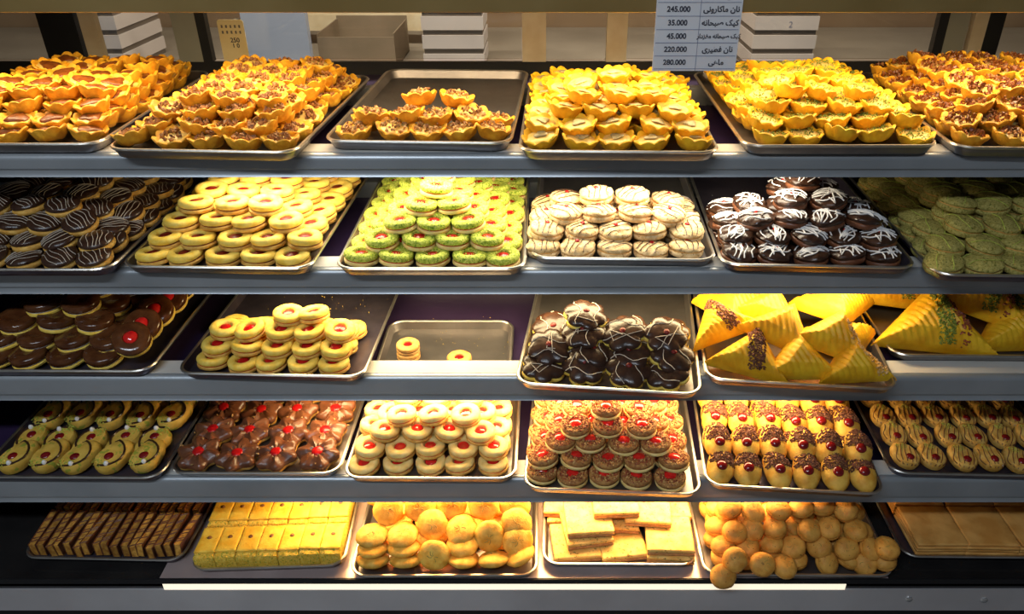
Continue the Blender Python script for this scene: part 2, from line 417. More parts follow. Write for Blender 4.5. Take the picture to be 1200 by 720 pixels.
# ------------------------------------------------------------------ back counter and what stands on it
CT = 0.915
bc = empty('back_counter', (0, 2.85, 0))
tag(bc, 'long brown work counter behind the display case', 'counter')
MB().box(-2.4, 2.4, -0.42, 0.44, CT - 0.04, CT).build('worktop', M['counter'], bc, False)
MB().box(-2.35, 2.35, -0.36, 0.42, 0.0, CT - 0.04).build('cabinet_body', M['wall'], bc, False)
def on_counter(px0, px1, y):
    return wx(px0, 50, y)[0], wx(px1, 50, y)[0]
YB = 2.52
def carton(x0, x1, y0, dep, z, h, label, rot=0, mark=False):
    o = empty('pastry_carton', ((x0 + x1) / 2, y0 + dep / 2, z))
    o.rotation_euler.z = rot
    tag(o, label, 'box', 'white pastry cartons on the back counter')
    w = (x1 - x0) / 2
    MB().box(-w + 0.004, w - 0.004, -dep / 2 + 0.004, dep / 2 - 0.004, 0, h * 0.28).build('carton_base', M['box_gap'], o, False)
    MB().box(-w, w, -dep / 2, dep / 2, h * 0.28, h).build('lid', M['white_box'], o, False)
    if mark:
        tx = bpy.data.curves.new('print', 'FONT'); tx.body = '2'; tx.size = 0.026; tx.align_x = 'CENTER'; tx.materials.append(M['line'])
        text_mesh('print', tx, (0.012, -dep / 2 - 0.0006, h * 0.42), o)
pos = ['bottom', 'second', 'third', 'top']
for (p0, p1, nm, dep) in ((118, 141, 'left of the wood stile', 0.30), (495, 567, 'in the middle behind the nut tarts', 0.2), (882, 956, 'right of the price sheet', 0.24)):
    x0, x1 = on_counter(p0, p1, YB)
    if p0 == 118: x0 -= 0.05
    for k in range(4):
        nm2 = {118: 'by the dark stile at left', 495: 'behind the half-empty tart tray', 882: 'right of the price sheet'}[p0]
        carton(x0, x1, YB, dep, CT + k * 0.0565, 0.056, f'{pos[k]} white pastry carton in the stack {nm2}', 0, p0 == 882 and k == 2)
# pale blue board
x0, x1 = on_counter(287, 362, 2.5)
o = empty('pale_blue_board', ((x0 + x1) / 2, 2.5, CT))
tag(o, 'pale blue glossy board standing upright behind the walnut tarts', 'board')
MB().box(-(x1 - x0) / 2, (x1 - x0) / 2, 0, 0.03, 0, 0.34).build('board_sheet', M['pale_blue'], o, False)
MB().box(-(x1 - x0) / 2 - 0.004, (x1 - x0) / 2 + 0.004, 0.004, 0.10, -0.0, 0.012).build('foot', M['rim'], o, False)
# brown crate with plank above
x0, x1 = on_counter(372, 462, 2.56)
o = empty('open_cardboard_box', ((x0 + x1) / 2, 2.7, CT))
tag(o, 'brown open cardboard box on the back counter beside the blue board', 'box')
w = (x1 - x0) / 2
for nm, b in (('front_panel', (-w, w, -0.14, -0.136, 0, 0.10)), ('back_panel', (-w, w, 0.136, 0.14, 0, 0.12)), ('side_panel', (-w, -w + 0.004, -0.136, 0.136, 0, 0.11)), ('side_panel', (w - 0.004, w, -0.136, 0.136, 0, 0.11)), ('bottom_panel', (-w, w, -0.136, 0.136, 0, 0.004))):
    MB().box(*b).build(nm, M['cardboard'], o, False)
o = empty('wooden_rack', (wx(415, 40, 3.0)[0], 3.0, CT))
tag(o, 'pale wooden plank rack above the brown cardboard box', 'rack')
for s in (-0.28, 0.28):
    MB().box(s - 0.015, s + 0.015, -0.05, 0.05, 0, 0.050).build('post', M['wood'], o, False)
MB().box(-0.31, 0.31, -0.06, 0.06, 0.050, 0.105).build('plank', M['wood'], o, False)

# ------------------------------------------------------------------ price sheet and yellow card on the rear doors
AR = {  # Persian letters: isolated, final, initial, medial presentation forms
    'ا': (0xFE8D, 0xFE8E, None, None), 'ب': (0xFE8F, 0xFE90, 0xFE91, 0xFE92), 'ح': (0xFEA1, 0xFEA2, 0xFEA3, 0xFEA4), 'خ': (0xFEA5, 0xFEA6, 0xFEA7, 0xFEA8),
    'د': (0xFEA9, 0xFEAA, None, None), 'ر': (0xFEAD, 0xFEAE, None, None), 'ز': (0xFEAF, 0xFEB0, None, None), 'س': (0xFEB1, 0xFEB2, 0xFEB3, 0xFEB4),
    'ص': (0xFEB9, 0xFEBA, 0xFEBB, 0xFEBC), 'ط': (0xFEC1, 0xFEC2, 0xFEC3, 0xFEC4), 'غ': (0xFECD, 0xFECE, 0xFECF, 0xFED0), 'ف': (0xFED1, 0xFED2, 0xFED3, 0xFED4),
    'ق': (0xFED5, 0xFED6, 0xFED7, 0xFED8), 'ک': (0xFB8E, 0xFB8F, 0xFB90, 0xFB91), 'م': (0xFEE1, 0xFEE2, 0xFEE3, 0xFEE4), 'ن': (0xFEE5, 0xFEE6, 0xFEE7, 0xFEE8),
    'ه': (0xFEE9, 0xFEEA, 0xFEEB, 0xFEEC), 'و': (0xFEED, 0xFEEE, None, None), 'ی': (0xFBFC, 0xFBFD, 0xFBFE, 0xFBFF)}
def persian(s):
    out = []
    for i, ch in enumerate(s):
        if ch not in AR: out.append(ch); continue
        prev = i > 0 and s[i - 1] in AR and AR[s[i - 1]][2] is not None
        nxt = i + 1 < len(s) and s[i + 1] in AR
        iso, fin, ini, med = AR[ch]
        if ini is None: c = fin if prev else iso
        else: c = med if prev and nxt else fin if prev else ini if nxt else iso
        out.append(chr(c))
    return ''.join(reversed(out))
def text(name, body, size, loc, parent, m, align='CENTER'):
    tx = bpy.data.curves.new(name, 'FONT'); tx.body = body; tx.size = size; tx.align_x = align; tx.align_y = 'CENTER'
    tx.materials.append(m); tx.offset = 0.0003
    return text_mesh(name, tx, loc, parent)
YS = 1.1475
xa, za = wx(764, 83, YS); xb, zb_ = wx(861, 83, YS)
sw, sh_ = xb - xa, 0.115
ps = empty('price_sheet', ((xa + xb) / 2, YS, za))
tag(ps, 'grey blue paper price list with two columns hanging behind yellow tarts', 'price list')
MB().box(-sw / 2, sw / 2, -0.0006, 0.0006, 0, sh_).build('paper', M['paper'], ps, False)
rowh = 0.0182
ln = MB()
for k in range(7):
    ln.box(-sw / 2 + 0.002, sw / 2 - 0.002, -0.0012, -0.0006, 0.003 + k * rowh - 0.0003, 0.003 + k * rowh + 0.0003)
ln.box(0.002 - 0.0003, 0.002 + 0.0003, -0.0012, -0.0006, 0.0, sh_)
ln.build('table_lines', M['line'], ps, False)
rows = [('280.000', 'ماهی'), ('220.000', 'نان فطیری'), ('45.000', 'کیک صبحانه مغزدار'), ('35.000', 'کیک صبحانه'), ('245.000', 'نان ماکارونی'), ('340.000', 'نان خامه')]
for k, (n, w_) in enumerate(rows):
    zc = 0.003 + (k + 0.5) * rowh
    text('price', n, 0.0102, (-sw * 0.24, -0.0013, zc), ps, M['ink'])
    text('item_name', persian(w_), 0.0105 if k != 2 else 0.0080, (sw * 0.26, -0.0013, zc), ps, M['ink'])
# struts that hold the sheet to the door
MB().box(-0.006, 0.006, -0.002, 0.0022, sh_ - 0.010, sh_ + 0.004).build('clip', M['rim'], ps, False)
YS = 1.755
xa, za = wx(264, 76, YS); xb, _ = wx(294, 76, YS)
cw, chh = xb - xa, wx(260, 23, YS)[1] - za
yc = empty('yellow_price_card', ((xa + xb) / 2, YS, za))
tag(yc, 'yellow punched card with printed numbers left of the blue board', 'card')
n_ = 6; r_ = 0.006
pts = []
for (cx_, cz_, a0) in ((cw / 2 - r_, chh - r_, 0), (-cw / 2 + r_, chh - r_, 90), (-cw / 2 + r_, r_, 180), (cw / 2 - r_, r_, 270)):
    for q in range(n_):
        a = math.radians(a0 + 90 * q / (n_ - 1)); pts.append((cx_ + r_ * math.cos(a), cz_ + r_ * math.sin(a)))
k = len(pts)
MB().add([(x, -0.0006, z) for x, z in pts] + [(x, 0.0006, z) for x, z in pts], [tuple(range(k - 1, -1, -1)), tuple(range(k, 2 * k))] + [(i, (i + 1) % k, k + (i + 1) % k, k + i) for i in range(k)]).build('card_sheet', M['card'], yc, False)
hl = MB()
for rr in range(2):
    for q in range(5):
        hl.box(-0.021 + q * 0.0095, -0.0175 + q * 0.0095, -0.0012, -0.0006, chh - 0.017 - rr * 0.012, chh - 0.011 - rr * 0.012)
hl.build('printed_boxes', M['box_gap'], yc, False)
text('print', '250', 0.0135, (0.004, -0.001, chh * 0.55), yc, M['ink'])
text('print', '1 0', 0.0125, (0.004, -0.001, chh * 0.43), yc, M['ink'])
MB().box(0.004, 0.024, -0.0012, -0.0006, chh * 0.13, chh * 0.16).build('red_line', M['crumb_red'], yc, False)
MB().box(-0.004, 0.004, 0.0006, BACK - YS, chh - 0.010, chh - 0.004).build('clip', M['rim'], yc, False)

# ------------------------------------------------------------------ trays
class Tray:
    pass
def make_tray(key, px0, py0, px1, py1, row, label, depth=0.475, dz=0.0010, zoff=0.0):
    z = LEV[row] + dz + zoff
    a = Vector(P(px0, py0, z + 0.014)); b = Vector(P(px1, py1, z + 0.014))
    d = b - a; w = d.length
    T = Tray(); T.w, T.d, T.key = w, depth, key
    T.rot = math.atan2(d.y, d.x)
    T.o = Vector(((a.x + b.x) / 2, (a.y + b.y) / 2, CAM_Z + z))
    R = 0.032
    def outline(ins, z, zz):
        pts = []
        hw, r = w / 2 - ins, max(R - ins, 0.012)
        for (cx_, cy_, a0) in ((hw - r, ins + r, 270), (hw - r, depth - ins - r, 0), (-hw + r, depth - ins - r, 90), (-hw + r, ins + r, 180)):
            for q in range(7):
                t = math.radians(a0 + 15 * q)
                pts.append((cx_ + r * math.cos(t), cy_ + r * math.sin(t), z))
        return pts
    rings = [(0.014, 0.0), (0.010, 0.002), (0.004, 0.0140), (0.0035, 0.0165), (0.0065, 0.0168), (0.0105, 0.0060), (0.012, 0.0028), (0.020, 0.0022)]
    vs, fs = [], []
    for ins, zz in rings: vs += outline(ins, zz, 0)
    n = 28
    for k in range(len(rings) - 1):
        for i in range(n):
            j = (i + 1) % n
            fs.append((k * n + i, k * n + j, (k + 1) * n + j, (k + 1) * n + i))
    fs.append(tuple(reversed(range(n)))); fs.append(tuple(range((len(rings) - 1) * n, len(rings) * n)))
    o = empty('baking_tray', T.o)
    o.rotation_euler.z = T.rot
    tag(o, label, 'tray', 'aluminium trays on the shelves')
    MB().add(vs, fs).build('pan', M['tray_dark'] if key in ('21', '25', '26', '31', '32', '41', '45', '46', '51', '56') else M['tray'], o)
    ol = [Vector(p) for p in outline(0.0035, 0.0165, 0)]
    rm = MB(); rv, rf = [], []
    for k, p in enumerate(ol):
        d2 = (ol[(k + 1) % n] - ol[k - 1]).normalized(); nrm = Vector((d2.y, -d2.x, 0))
        for i in range(6):
            t = 2 * math.pi * i / 6
            rv.append(p + nrm * math.cos(t) * 0.0030 + Vector((0, 0, 1)) * math.sin(t) * 0.0024)
    for k in range(n):
        for i in range(6):
            rf.append((k * 6 + i, k * 6 + (i + 1) % 6, ((k + 1) % n) * 6 + (i + 1) % 6, ((k + 1) % n) * 6 + i))
    rm.add(rv, rf).build('rolled_rim', M['rim'], o)
    T.obj = o
    return T
TR = {}
def shelfname(r): return ['top shelf', 'second shelf', 'third shelf', 'fourth shelf', 'bottom deck'][r]
for key, a, b, c, d, row, lab in (
    ('11', -125, 172, 115, 172, 0, 'aluminium tray of caramel tarts at the left end of the top shelf'),
    ('12', 119, 178, 346, 182, 0, 'aluminium tray holding the walnut crumb tarts on the top shelf'),
    ('13', 376, 168, 600, 171, 0, 'mostly empty aluminium tray with a few nut tarts, top shelf'),
    ('14', 606, 180, 846, 182, 0, 'aluminium tray of plain yellow custard tarts, middle of the top shelf'),
    ('15', 871, 174, 1106, 174, 0, 'aluminium tray of pistachio tarts on the top shelf'),
    ('16', 1120, 176, 1352, 178, 0, 'aluminium tray of dark shredded tarts at the right top corner'),
    ('21', -100, 319, 129, 319, 1, 'tray of dark chocolate biscuits at the left of the second shelf'),
    ('22', 137, 315, 364, 318, 1, 'tray of yellow jam rings on the second shelf'),
    ('23', 390, 318, 617, 318, 1, 'tray of green pistachio rings on the second shelf'),
    ('24', 621, 305, 842, 308, 1, 'tray of pale sugared biscuits on the second shelf'),
    ('25', 845, 313, 1078, 317, 1, 'purple tinged tray of iced chocolate cookies on the second shelf'),
    ('26', 1096, 325, 1325, 328, 1, 'tray of dull green biscuits at the right of the second shelf'),
    ('31', -48, 437, 176, 438, 2, 'tray of jam window chocolate biscuits at the left of the third shelf'),
    ('32', 203, 440, 427, 445, 2, 'half-empty tray of yellow jam rings on the third shelf'),
    ('34', 602, 452, 824, 466, 2, 'tray of dark chocolate flower biscuits overhanging the third shelf edge'),
    ('35', 826, 447, 1056, 460, 2, 'tray of yellow triangular pastries in the middle right of the third shelf'),
    ('36', 1046, 419, 1275, 421, 2, 'tray of large triangle pastries at the right end of the third shelf'),
    ('41', -33, 562, 188, 563, 3, 'tray of paisley biscuits at the left of the fourth shelf'),
    ('42', 194, 557, 398, 558, 3, 'tray of chocolate star biscuits on the fourth shelf'),
    ('43', 400, 563, 606, 564, 3, 'tray of cream jam rings on the fourth shelf'),
    ('44', 612, 575, 824, 583, 3, 'tray of crumb-topped red jam biscuits overhanging the fourth shelf edge'),
    ('45', 826, 571, 1040, 583, 3, 'tray of half dipped oval biscuits on the fourth shelf'),
    ('46', 1044, 557, 1268, 562, 3, 'tray of striped teardrop biscuits at the right of the fourth shelf'),
    ('51', 22, 656, 213, 660, 4, 'tray of wafer fingers at the left of the bottom deck'),
    ('52', 220, 671, 404, 665, 4, 'tray of yellow sponge bars on the bottom deck'),
    ('53', 408, 678, 631, 677, 4, 'tray of crackled round cookies on the bottom deck'),
    ('54', 635, 664, 818, 665, 4, 'tray of square shortbreads on the bottom deck'),
    ('55', 824, 676, 1052, 678, 4, 'tray buried under brown ball cookies on the bottom deck'),
    ('56', 1058, 655, 1280, 657, 4, 'tray of layered pastry slabs at the right of the bottom deck')):
    TR[key] = make_tray(key, a, b, c, d, row, lab, 0.475)
# the empty tray of the third shelf lies lower, behind the raised shelf edge
TR['33'] = make_tray('33', 437, 435, 600, 435, 2, 'nearly empty tray sunk behind the third shelf edge with three biscuits', 0.172, zoff=-0.034)

# ------------------------------------------------------------------ pastry kinds: each is a list of variants, a variant is [(part, mesh, [(subpart, mesh)])]
def prof_z(rings, s):
    """height of the upper surface at outline fraction s; rings from the widest upwards"""
    for (s0, z0), (s1, z1) in zip(rings, rings[1:]):
        if s1 <= s <= s0:
            return z0 + (z1 - z0) * (s0 - s) / max(s0 - s1, 1e-6)
    return rings[-1][1] if s < rings[-1][0] else rings[0][1]
def on_top(rfun, rings, pts, lift):
    out = []
    for x, y in pts:
        t = math.atan2(y, x); s = math.hypot(x, y) / rfun(t)
        if s > 0.97:
            k = 0.97 / s; x, y, s = x * k, y * k, 0.97
        out.append((x, y, prof_z(rings, s) + lift))
    return out
circ = lambda R: (lambda t: R)
def disc(R, z0, z1, m, name, seg=28, amp=0.0006, seed=0, flute=0, fa=0.0):
    h = z1 - z0
    rf = (lambda t: R * (1 + fa * math.cos(flute * t))) if flute else circ(R)
    e = min(h * 0.4, 0.004) / R
    rings = [(0.0, z0), (1 - e, z0), (1, z0 + h * 0.3), (1, z0 + h * 0.7), (1 - e, z1), (0.5, z1), (0.0, z1)]
    return MB().loft(rf, rings, seg, amp, 150, seed, cap=False).mesh(name, m)
def ring(R, r, z0, z1, m, name, seg=32, amp=0.0008, seed=0, flute=0, fa=0.0, freq=160):
    h = z1 - z0
    rf = (lambda t: R * (1 + fa * math.cos(flute * t))) if flute else circ(R)
    q = r / R
    rings = [(q + 0.03, z0), (0.95, z0), (1.0, z0 + h * 0.35), (0.985, z0 + h * 0.65), (0.90, z0 + h * 0.92), (0.75, z1), (0.55, z1 - h * 0.02), (q + 0.06, z0 + h * 0.90), (q, z0 + h * 0.65), (q + 0.03, z0)]
    return MB().loft(rf, rings, seg, amp, freq, seed, cap=False).mesh(name, m)
def dome_rings(z0, z1, k=6, edge=0.94):
    rs = [(0.0, z0), (edge, z0), (1.0, z0 + (z1 - z0) * 0.22)]
    for i in range(1, k + 1):
        a = math.pi / 2 * i / k
        rs.append((math.cos(a) if i < k else 0.0, z0 + (z1 - z0) * (0.22 + 0.78 * math.sin(a))))
    return rs
def crumbs_on(n, rng, size, sampler, flat=0.6):
    b = MB()
    for _ in range(n):
        x, y, z = sampler(rng)
        b.chip((x, y, z), size * rng.uniform(0.6, 1.3), rng, flat)
    return b
def in_disc(R):
    def f(rng):
        a, r = rng.uniform(0, 6.283), R * math.sqrt(rng.random())
        return r * math.cos(a), r * math.sin(a)
    return f

def k_tart(top, shell='tart', fill='custard', n=8, R=0.0288, H=0.0195):
    out = []
    for v in range(3):
        rng = random.Random(v * 11 + hash(top) % 7 if False else v * 11 + len(top))
        pet = lambda t: 1 + 0.0 * t
        prof = [(0.0, 0.0), (0.50, 0.0), (0.62, H * 0.06), (0.78, H * 0.30), (0.90, H * 0.60), (0.98, H * 0.88), (1.0, H * 0.98), (0.95, H * 1.05), (0.86, H * 1.0), (0.76, H * 0.78), (0.0, H * 0.60)]
        def zf(t, sc, k, H=H):
            w = abs(math.cos(n * t / 2 + v)) ** 0.8
            return (w * 0.0050 - 0.003) if k in (5, 6, 7, 8) else (w * 0.002 if k in (4, 9) else 0)
        def rf(t): return R * (0.955 + 0.075 * abs(math.cos(n * t / 2 + v)) ** 0.8 + 0.02 * math.cos(2 * t + v * 2))
        sh = MB().loft(rf, prof, 48, 0.0020, 100, v + 3, zfun=zf, cap=False).mesh('shell', M[shell])
        fr = [(0.0, H * 0.6), (0.82, H * 0.72), (0.74, H * 0.84), (0.45, H * 0.92), (0.0, H * 0.95)]
        fi = MB().loft(rf, fr, 24, 0.0018, 130, v, cap=False).mesh('filling', M[fill])
        parts = [('shell', sh, []), ('filling', fi, [])]
        if top == 'caramel':
            b = MB().loft(lambda t: 0.0165 * (1 + 0.2 * math.cos(3 * t + v)), dome_rings(H * 0.88, H * 1.16), 18, 0.002, 160, v, cap=False)
            parts.append(('caramel_centre', b.mesh('caramel_centre', M['caramel']), []))
        if top in ('walnut', 'nuts', 'shred', 'pist'):
            cnt, sz, R2, hh = {'walnut': (26, 0.0060, 0.017, 0.008), 'nuts': (28, 0.0056, 0.020, 0.009), 'shred': (36, 0.0062, 0.021, 0.009), 'pist': (60, 0.0024, 0.025, 0.004)}[top]
            dd = in_disc(R2)
            def smp(rg):
                x, y = dd(rg)
                return x, y, H * 0.95 + hh * (1 - (math.hypot(x, y) / R2) ** 2) * rg.uniform(0.2, 1)
            m = {'walnut': 'walnut', 'nuts': 'nut_pale', 'shred': 'caramel', 'pist': 'pist_dark'}[top]
            parts.append(('topping', crumbs_on(cnt, rng, sz, smp, 0.7 if top != 'shred' else 0.35).mesh('topping', M[m], False), []))
        if top in ('nuts', 'shred'):
            dd2 = in_disc(0.02)
            def smp2(rg):
                x, y = dd2(rg); return x, y, H * 1.08 + rg.uniform(0, 0.005)
            parts.append(('walnut_pieces', crumbs_on(10, rng, 0.005, smp2).mesh('walnut_pieces', M['walnut'], False), []))
        if top == 'plain':
            b = MB().loft(lambda t: 0.010 * (1 + 0.25 * math.cos(3 * t + v)), dome_rings(H * 1.0, H * 1.14), 14, 0.0015, 160, v, cap=False)
            parts.append(('cream_spot', b.mesh('cream_spot', M['dusky']), []))
        out.append(parts)
    return out

def k_ring(topm, basem, jam='jam', R=0.0285, r=0.0088, H=0.0205, crumb=None, flute=0, fa=0.0):
    out = []
    for v in range(3):
        rng = random.Random(v + 5)
        a = disc(R * 0.99, 0, H * 0.40, M[basem], 'bottom_biscuit', seed=v)
        j = MB().loft(circ(R * 0.93), [(0.0, H * 0.38), (1, H * 0.40), (1, H * 0.50), (0.44, H * 0.52), (0.37, H * 0.80), (0.20, H * 0.88), (0.0, H * 0.90)], 24, 0.0005, 150, v, cap=False).mesh('jam', M[jam])
        t = ring(R, r, H * 0.48, H, M[topm], 'ring_top', seed=v + 9, flute=flute, fa=fa)
        parts = [('bottom_biscuit', a, []), ('jam', j, []), ('ring_top', t, [])]
        if crumb:
            def smp(rg):
                an = rg.uniform(0, 6.283); q = rg.uniform(0.36, 1.0)
                z = H * (1.0 if q < 0.88 else 1.0 - (q - 0.88) * 4.2)
                return R * q * math.cos(an), R * q * math.sin(an), z
            cm = crumbs_on(90, rng, 0.0016, smp).mesh('crumbs', M[crumb], False)
            parts[2] = ('ring_top', t, [('crumbs', cm)])
        out.append(parts)
    return out

def lines(rfun, rings, R, n, ang, r, lift, rng, wob=0.002, span=1.0):
    b = MB()
    ca, sa = math.cos(ang), math.sin(ang)
    for i in range(n):
        o = (-0.75 + 1.5 * (i + 0.5) / n) * R * span + rng.uniform(-1, 1) * wob
        half = math.sqrt(max(R * R - o * o, 0)) * 0.96
        pts = []
        for k in range(9):
            s = -half + 2 * half * k / 8
            oo = o + wob * math.sin(k * 0.9 + i)
            pts.append((s * ca - oo * sa, s * sa + oo * ca))
        b.tube(on_top(rfun, rings, pts, lift), r, 5)
    return b

def k_drizzle(topm, basem, drm, R=0.03, H=0.026, n=4, lr=0.0008, jamdot=None, amp=0.002, sup=0.0, dots='jam', cross=0, mid='jam', wob=0.002, lobes=0, la=0.0, midpart='jam_layer'):
    out = []
    for v in range(3):
        rng = random.Random(v * 3 + 1)
        def rf(t, v=v):
            q = 1.0
            if sup: q = 1 + sup * (abs(math.cos(2 * t)) ** 1.0 - 0.5) * -1
            if lobes: q *= 0.86 + 2 * la * abs(math.cos(lobes * t / 2)) ** 0.7
            return R * q
        a = MB().loft(rf, [(0.0, 0), (0.92, 0), (0.99, H * 0.12), (0.99, H * 0.30), (0.93, H * 0.38), (0.0, H * 0.38)], 36, 0.0008, 150, v, cap=False).mesh('bottom_biscuit', M[basem])
        j = MB().loft(rf, [(0.0, H * 0.37), (0.93, H * 0.37), (0.93, H * 0.47), (0.0, H * 0.47)], 36, 0.0006, 150, v, cap=False).mesh(midpart, M[mid])
        rg_ = dome_rings(H * 0.44, H, 6)
        t = MB().loft(rf, rg_, 36, amp, 110, v + 4, cap=False).mesh('top_biscuit', M[topm])
        up = rg_[2:]
        dr = lines(rf, up, R, n, rng.uniform(0.6, 1.4), lr, amp * 0.35 + lr * 0.3, rng, wob)
        for q in range(cross):
            pts = [(rng.uniform(-0.8, 0.8) * R, rng.uniform(-0.8, 0.8) * R) for _ in range(4)]
            sm = []
            for k in range(len(pts) - 1):
                for s in range(4):
                    sm.append((pts[k][0] + (pts[k + 1][0] - pts[k][0]) * s / 4, pts[k][1] + (pts[k + 1][1] - pts[k][1]) * s / 4))
            dr.tube(on_top(rf, up, sm, amp * 0.4 + lr * 0.3), lr, 5)
        parts = [('bottom_biscuit', a, []), (midpart, j, []), ('top_biscuit', t, [('drizzle', dr.mesh('drizzle', M[drm]))])]
        if jamdot:
            d = MB().loft(circ(jamdot), dome_rings(H * 0.94, H * 1.12, 4), 14, 0.0008, 200, v, cap=False)
            parts.append(('jam_dot', d.mesh('jam_dot', M[dots]), []))
        out.append(parts)
    return out

def k_window(win=True):
    out = []
    R, H = 0.032, 0.0235
    for v in range(3):
        a = disc(R * 0.96, 0, H * 0.34, M['biscuit'], 'bottom_biscuit', seed=v)
        c = disc(R * 0.93, H * 0.34, H * 0.46, M['icing'], 'cream_layer', seed=v, amp=0.0004)
        t = MB().loft(circ(R), [(0.36, H * 0.45), (0.96, H * 0.45), (1.0, H * 0.6), (0.98, H * 0.85), (0.90, H * 0.98), (0.6, H), (0.42, H * 1.02), (0.36, H * 0.92), (0.36, H * 0.45)], 32, 0.0005, 120, v, cap=False).mesh('chocolate_top', M['choc_glaze'])
        jr = MB().loft(circ(R * 0.37), [(0.0, H * 0.6), (1.0, H * 0.6), (1.0, H * 0.93), (0.85, H * 1.02), (0.0, H * 1.06)], 20, 0.0004, 150, v, cap=False).mesh('jam', M['jam_bright'])
        if not win:
            t = MB().loft(circ(R), [(0.0, H * 0.45), (0.96, H * 0.45), (1.0, H * 0.6), (0.98, H * 0.85), (0.90, H * 0.98), (0.6, H), (0.42, H * 1.0), (0.3, H * 0.95), (0.0, H * 0.94)], 32, 0.0007, 120, v, cap=False).mesh('chocolate_top', M['choc_glaze'])
        out.append([('bottom_biscuit', a, []), ('cream_layer', c, []), ('chocolate_top', t, [])] + ([('jam', jr, [])] if win else []))
    return out

def k_star():
    out = []
    R, H = 0.0410, 0.022
    for v in range(3):
        rng = random.Random(v)
        def rf(t, v=v): return R * (0.90 + 0.10 * math.cos(6 * t + v * 0.4))
        a = MB().loft(rf, [(0.0, 0), (0.9, 0), (0.97, H * 0.2), (0.95, H * 0.4), (0.0, H * 0.4)], 48, 0.0006, 120, v, cap=False).mesh('bottom_biscuit', M['biscuit_base'])
        def zf(t, sc, k): return (0.0030 * math.cos(6 * t + v * 0.4) * sc if k >= 2 else 0) + (0.0012 * math.cos(12 * t) * sc * (1 - sc) * 4 if k >= 2 else 0)
        rg_ = [(0.0, H * 0.36), (0.97, H * 0.36), (1.0, H * 0.52), (0.94, H * 0.74), (0.8, H * 0.84), (0.6, H * 0.90), (0.42, H * 1.0), (0.3, H * 0.9), (0.0, H * 0.85)]
        t = MB().loft(rf, rg_, 48, 0.0014, 130, v, zfun=zf, cap=False).mesh('chocolate_top', M['choc_milk'])
        j = MB().loft(circ(0.0105), dome_rings(H * 0.84, H * 1.02, 4), 16, 0.0008, 200, v, cap=False).mesh('jam_dot', M['jam'])
        fl = MB()
        for q in range(3):
            an = rng.uniform(0, 6.28); rr = R * rng.uniform(0.6, 0.85)
            fl.chip((rr * math.cos(an), rr * math.sin(an), H * 0.92), 0.004, rng, 0.4)
        out.append([('bottom_biscuit', a, []), ('chocolate_top', t, [('nut_flakes', fl.mesh('nut_flakes', M['nut_pale'], False))]), ('jam_dot', j, [])])
    return out

def tear(R, k=0.55, wd=0.55):
    """rounded teardrop outline, point towards +y"""
    def rf(t):
        a = (t - math.pi / 2 + math.pi) % (2 * math.pi) - math.pi
        return R * (0.80 + k * math.exp(-(a / wd) ** 2))
    return rf
def k_paisley():
    out = []
    R, H = 0.0265, 0.017
    for v in range(2):
        rng = random.Random(v + 40)
        rf = tear(R, 0.75, 0.70)
        rg_ = [(0.0, 0), (0.94, 0), (1.0, H * 0.35), (0.97, H * 0.7), (0.86, H * 0.95), (0.5, H), (0.0, H)]
        t = MB().loft(rf, rg_, 44, 0.0008, 120, v, cap=False).mesh('biscuit', M['biscuit_gold'])
        up = rg_[2:]
        dd = in_disc(0.010)
        def smp(rg):
            x, y = dd(rg); return x - 0.004, y - 0.012, H + 0.0004
        pc = crumbs_on(50, rng, 0.0016, smp).mesh('pistachio', M['pistachio'], False)
        j = MB().loft(circ(0.0072), dome_rings(H * 0.92, H * 1.16, 4), 14, 0.0004, 200, v, M=Matrix.Translation((0, 0.002, 0)), cap=False).mesh('jam_dot', M['jam_dark'])
        sp = [(0.0165 * math.cos(a) * (1 - 0.12 * a) - 0.002, -0.012 + 0.0115 * a * 1.25) for a in [q * 0.22 for q in range(14)]]
        cu = MB().tube(on_top(rf, up, [(0.018 * math.cos(q * 0.42 - 1.6), -0.006 + 0.003 * q + 0.012 * math.sin(q * 0.42 - 1.6)) for q in range(12)], 0.0006), 0.0017, 6).mesh('chocolate_swirl', M['choc'])
        pe = MB().loft(circ(0.0036), [(0.0, H * 0.9), (1, H * 1.0), (1, H * 1.12), (0.6, H * 1.3), (0, H * 1.34)], 12, M=Matrix.Translation((0.009, -0.010, 0)), cap=False).mesh('pearl', M['pearl'])
        out.append([('biscuit', t, [('pistachio', pc)]), ('jam_dot', j, []), ('chocolate_swirl', cu, []), ('pearl', pe, [])])
    return out
def k_tear():
    out = []
    R, H = 0.0275, 0.018
    for v in range(3):
        rng = random.Random(v + 60)
        rf = tear(R, 0.55, 0.85)
        rg_ = [(0.0, 0), (0.94, 0), (1.0, H * 0.35), (0.97, H * 0.7), (0.86, H * 0.95), (0.5, H), (0.0, H)]
        t = MB().loft(rf, rg_, 44, 0.0008, 120, v, cap=False).mesh('biscuit', M['biscuit_base'])
        b = lines(rf, rg_[2:], R * 1.05, 6, 1.0 + 0.1 * v, 0.0009, 0.0003, rng, 0.0012, 1.15).mesh('chocolate_stripes', M['choc_milk'])
        j = MB().loft(circ(0.0078), dome_rings(H * 0.92, H * 1.2, 4), 14, 0.0004, 200, v, M=Matrix.Translation((0, -0.004, 0)), cap=False).mesh('jam_dot', M['jam_dark'])
        dd = in_disc(0.009)
        def smp(rg):
            x, y = dd(rg); return x, y + 0.022, H + 0.0004
        pc = crumbs_on(36, rng, 0.0016, smp).mesh('pistachio', M['pistachio'], False)
        out.append([('biscuit', t, [('pistachio', pc)]), ('chocolate_stripes', b, []), ('jam_dot', j, [])])
    return out
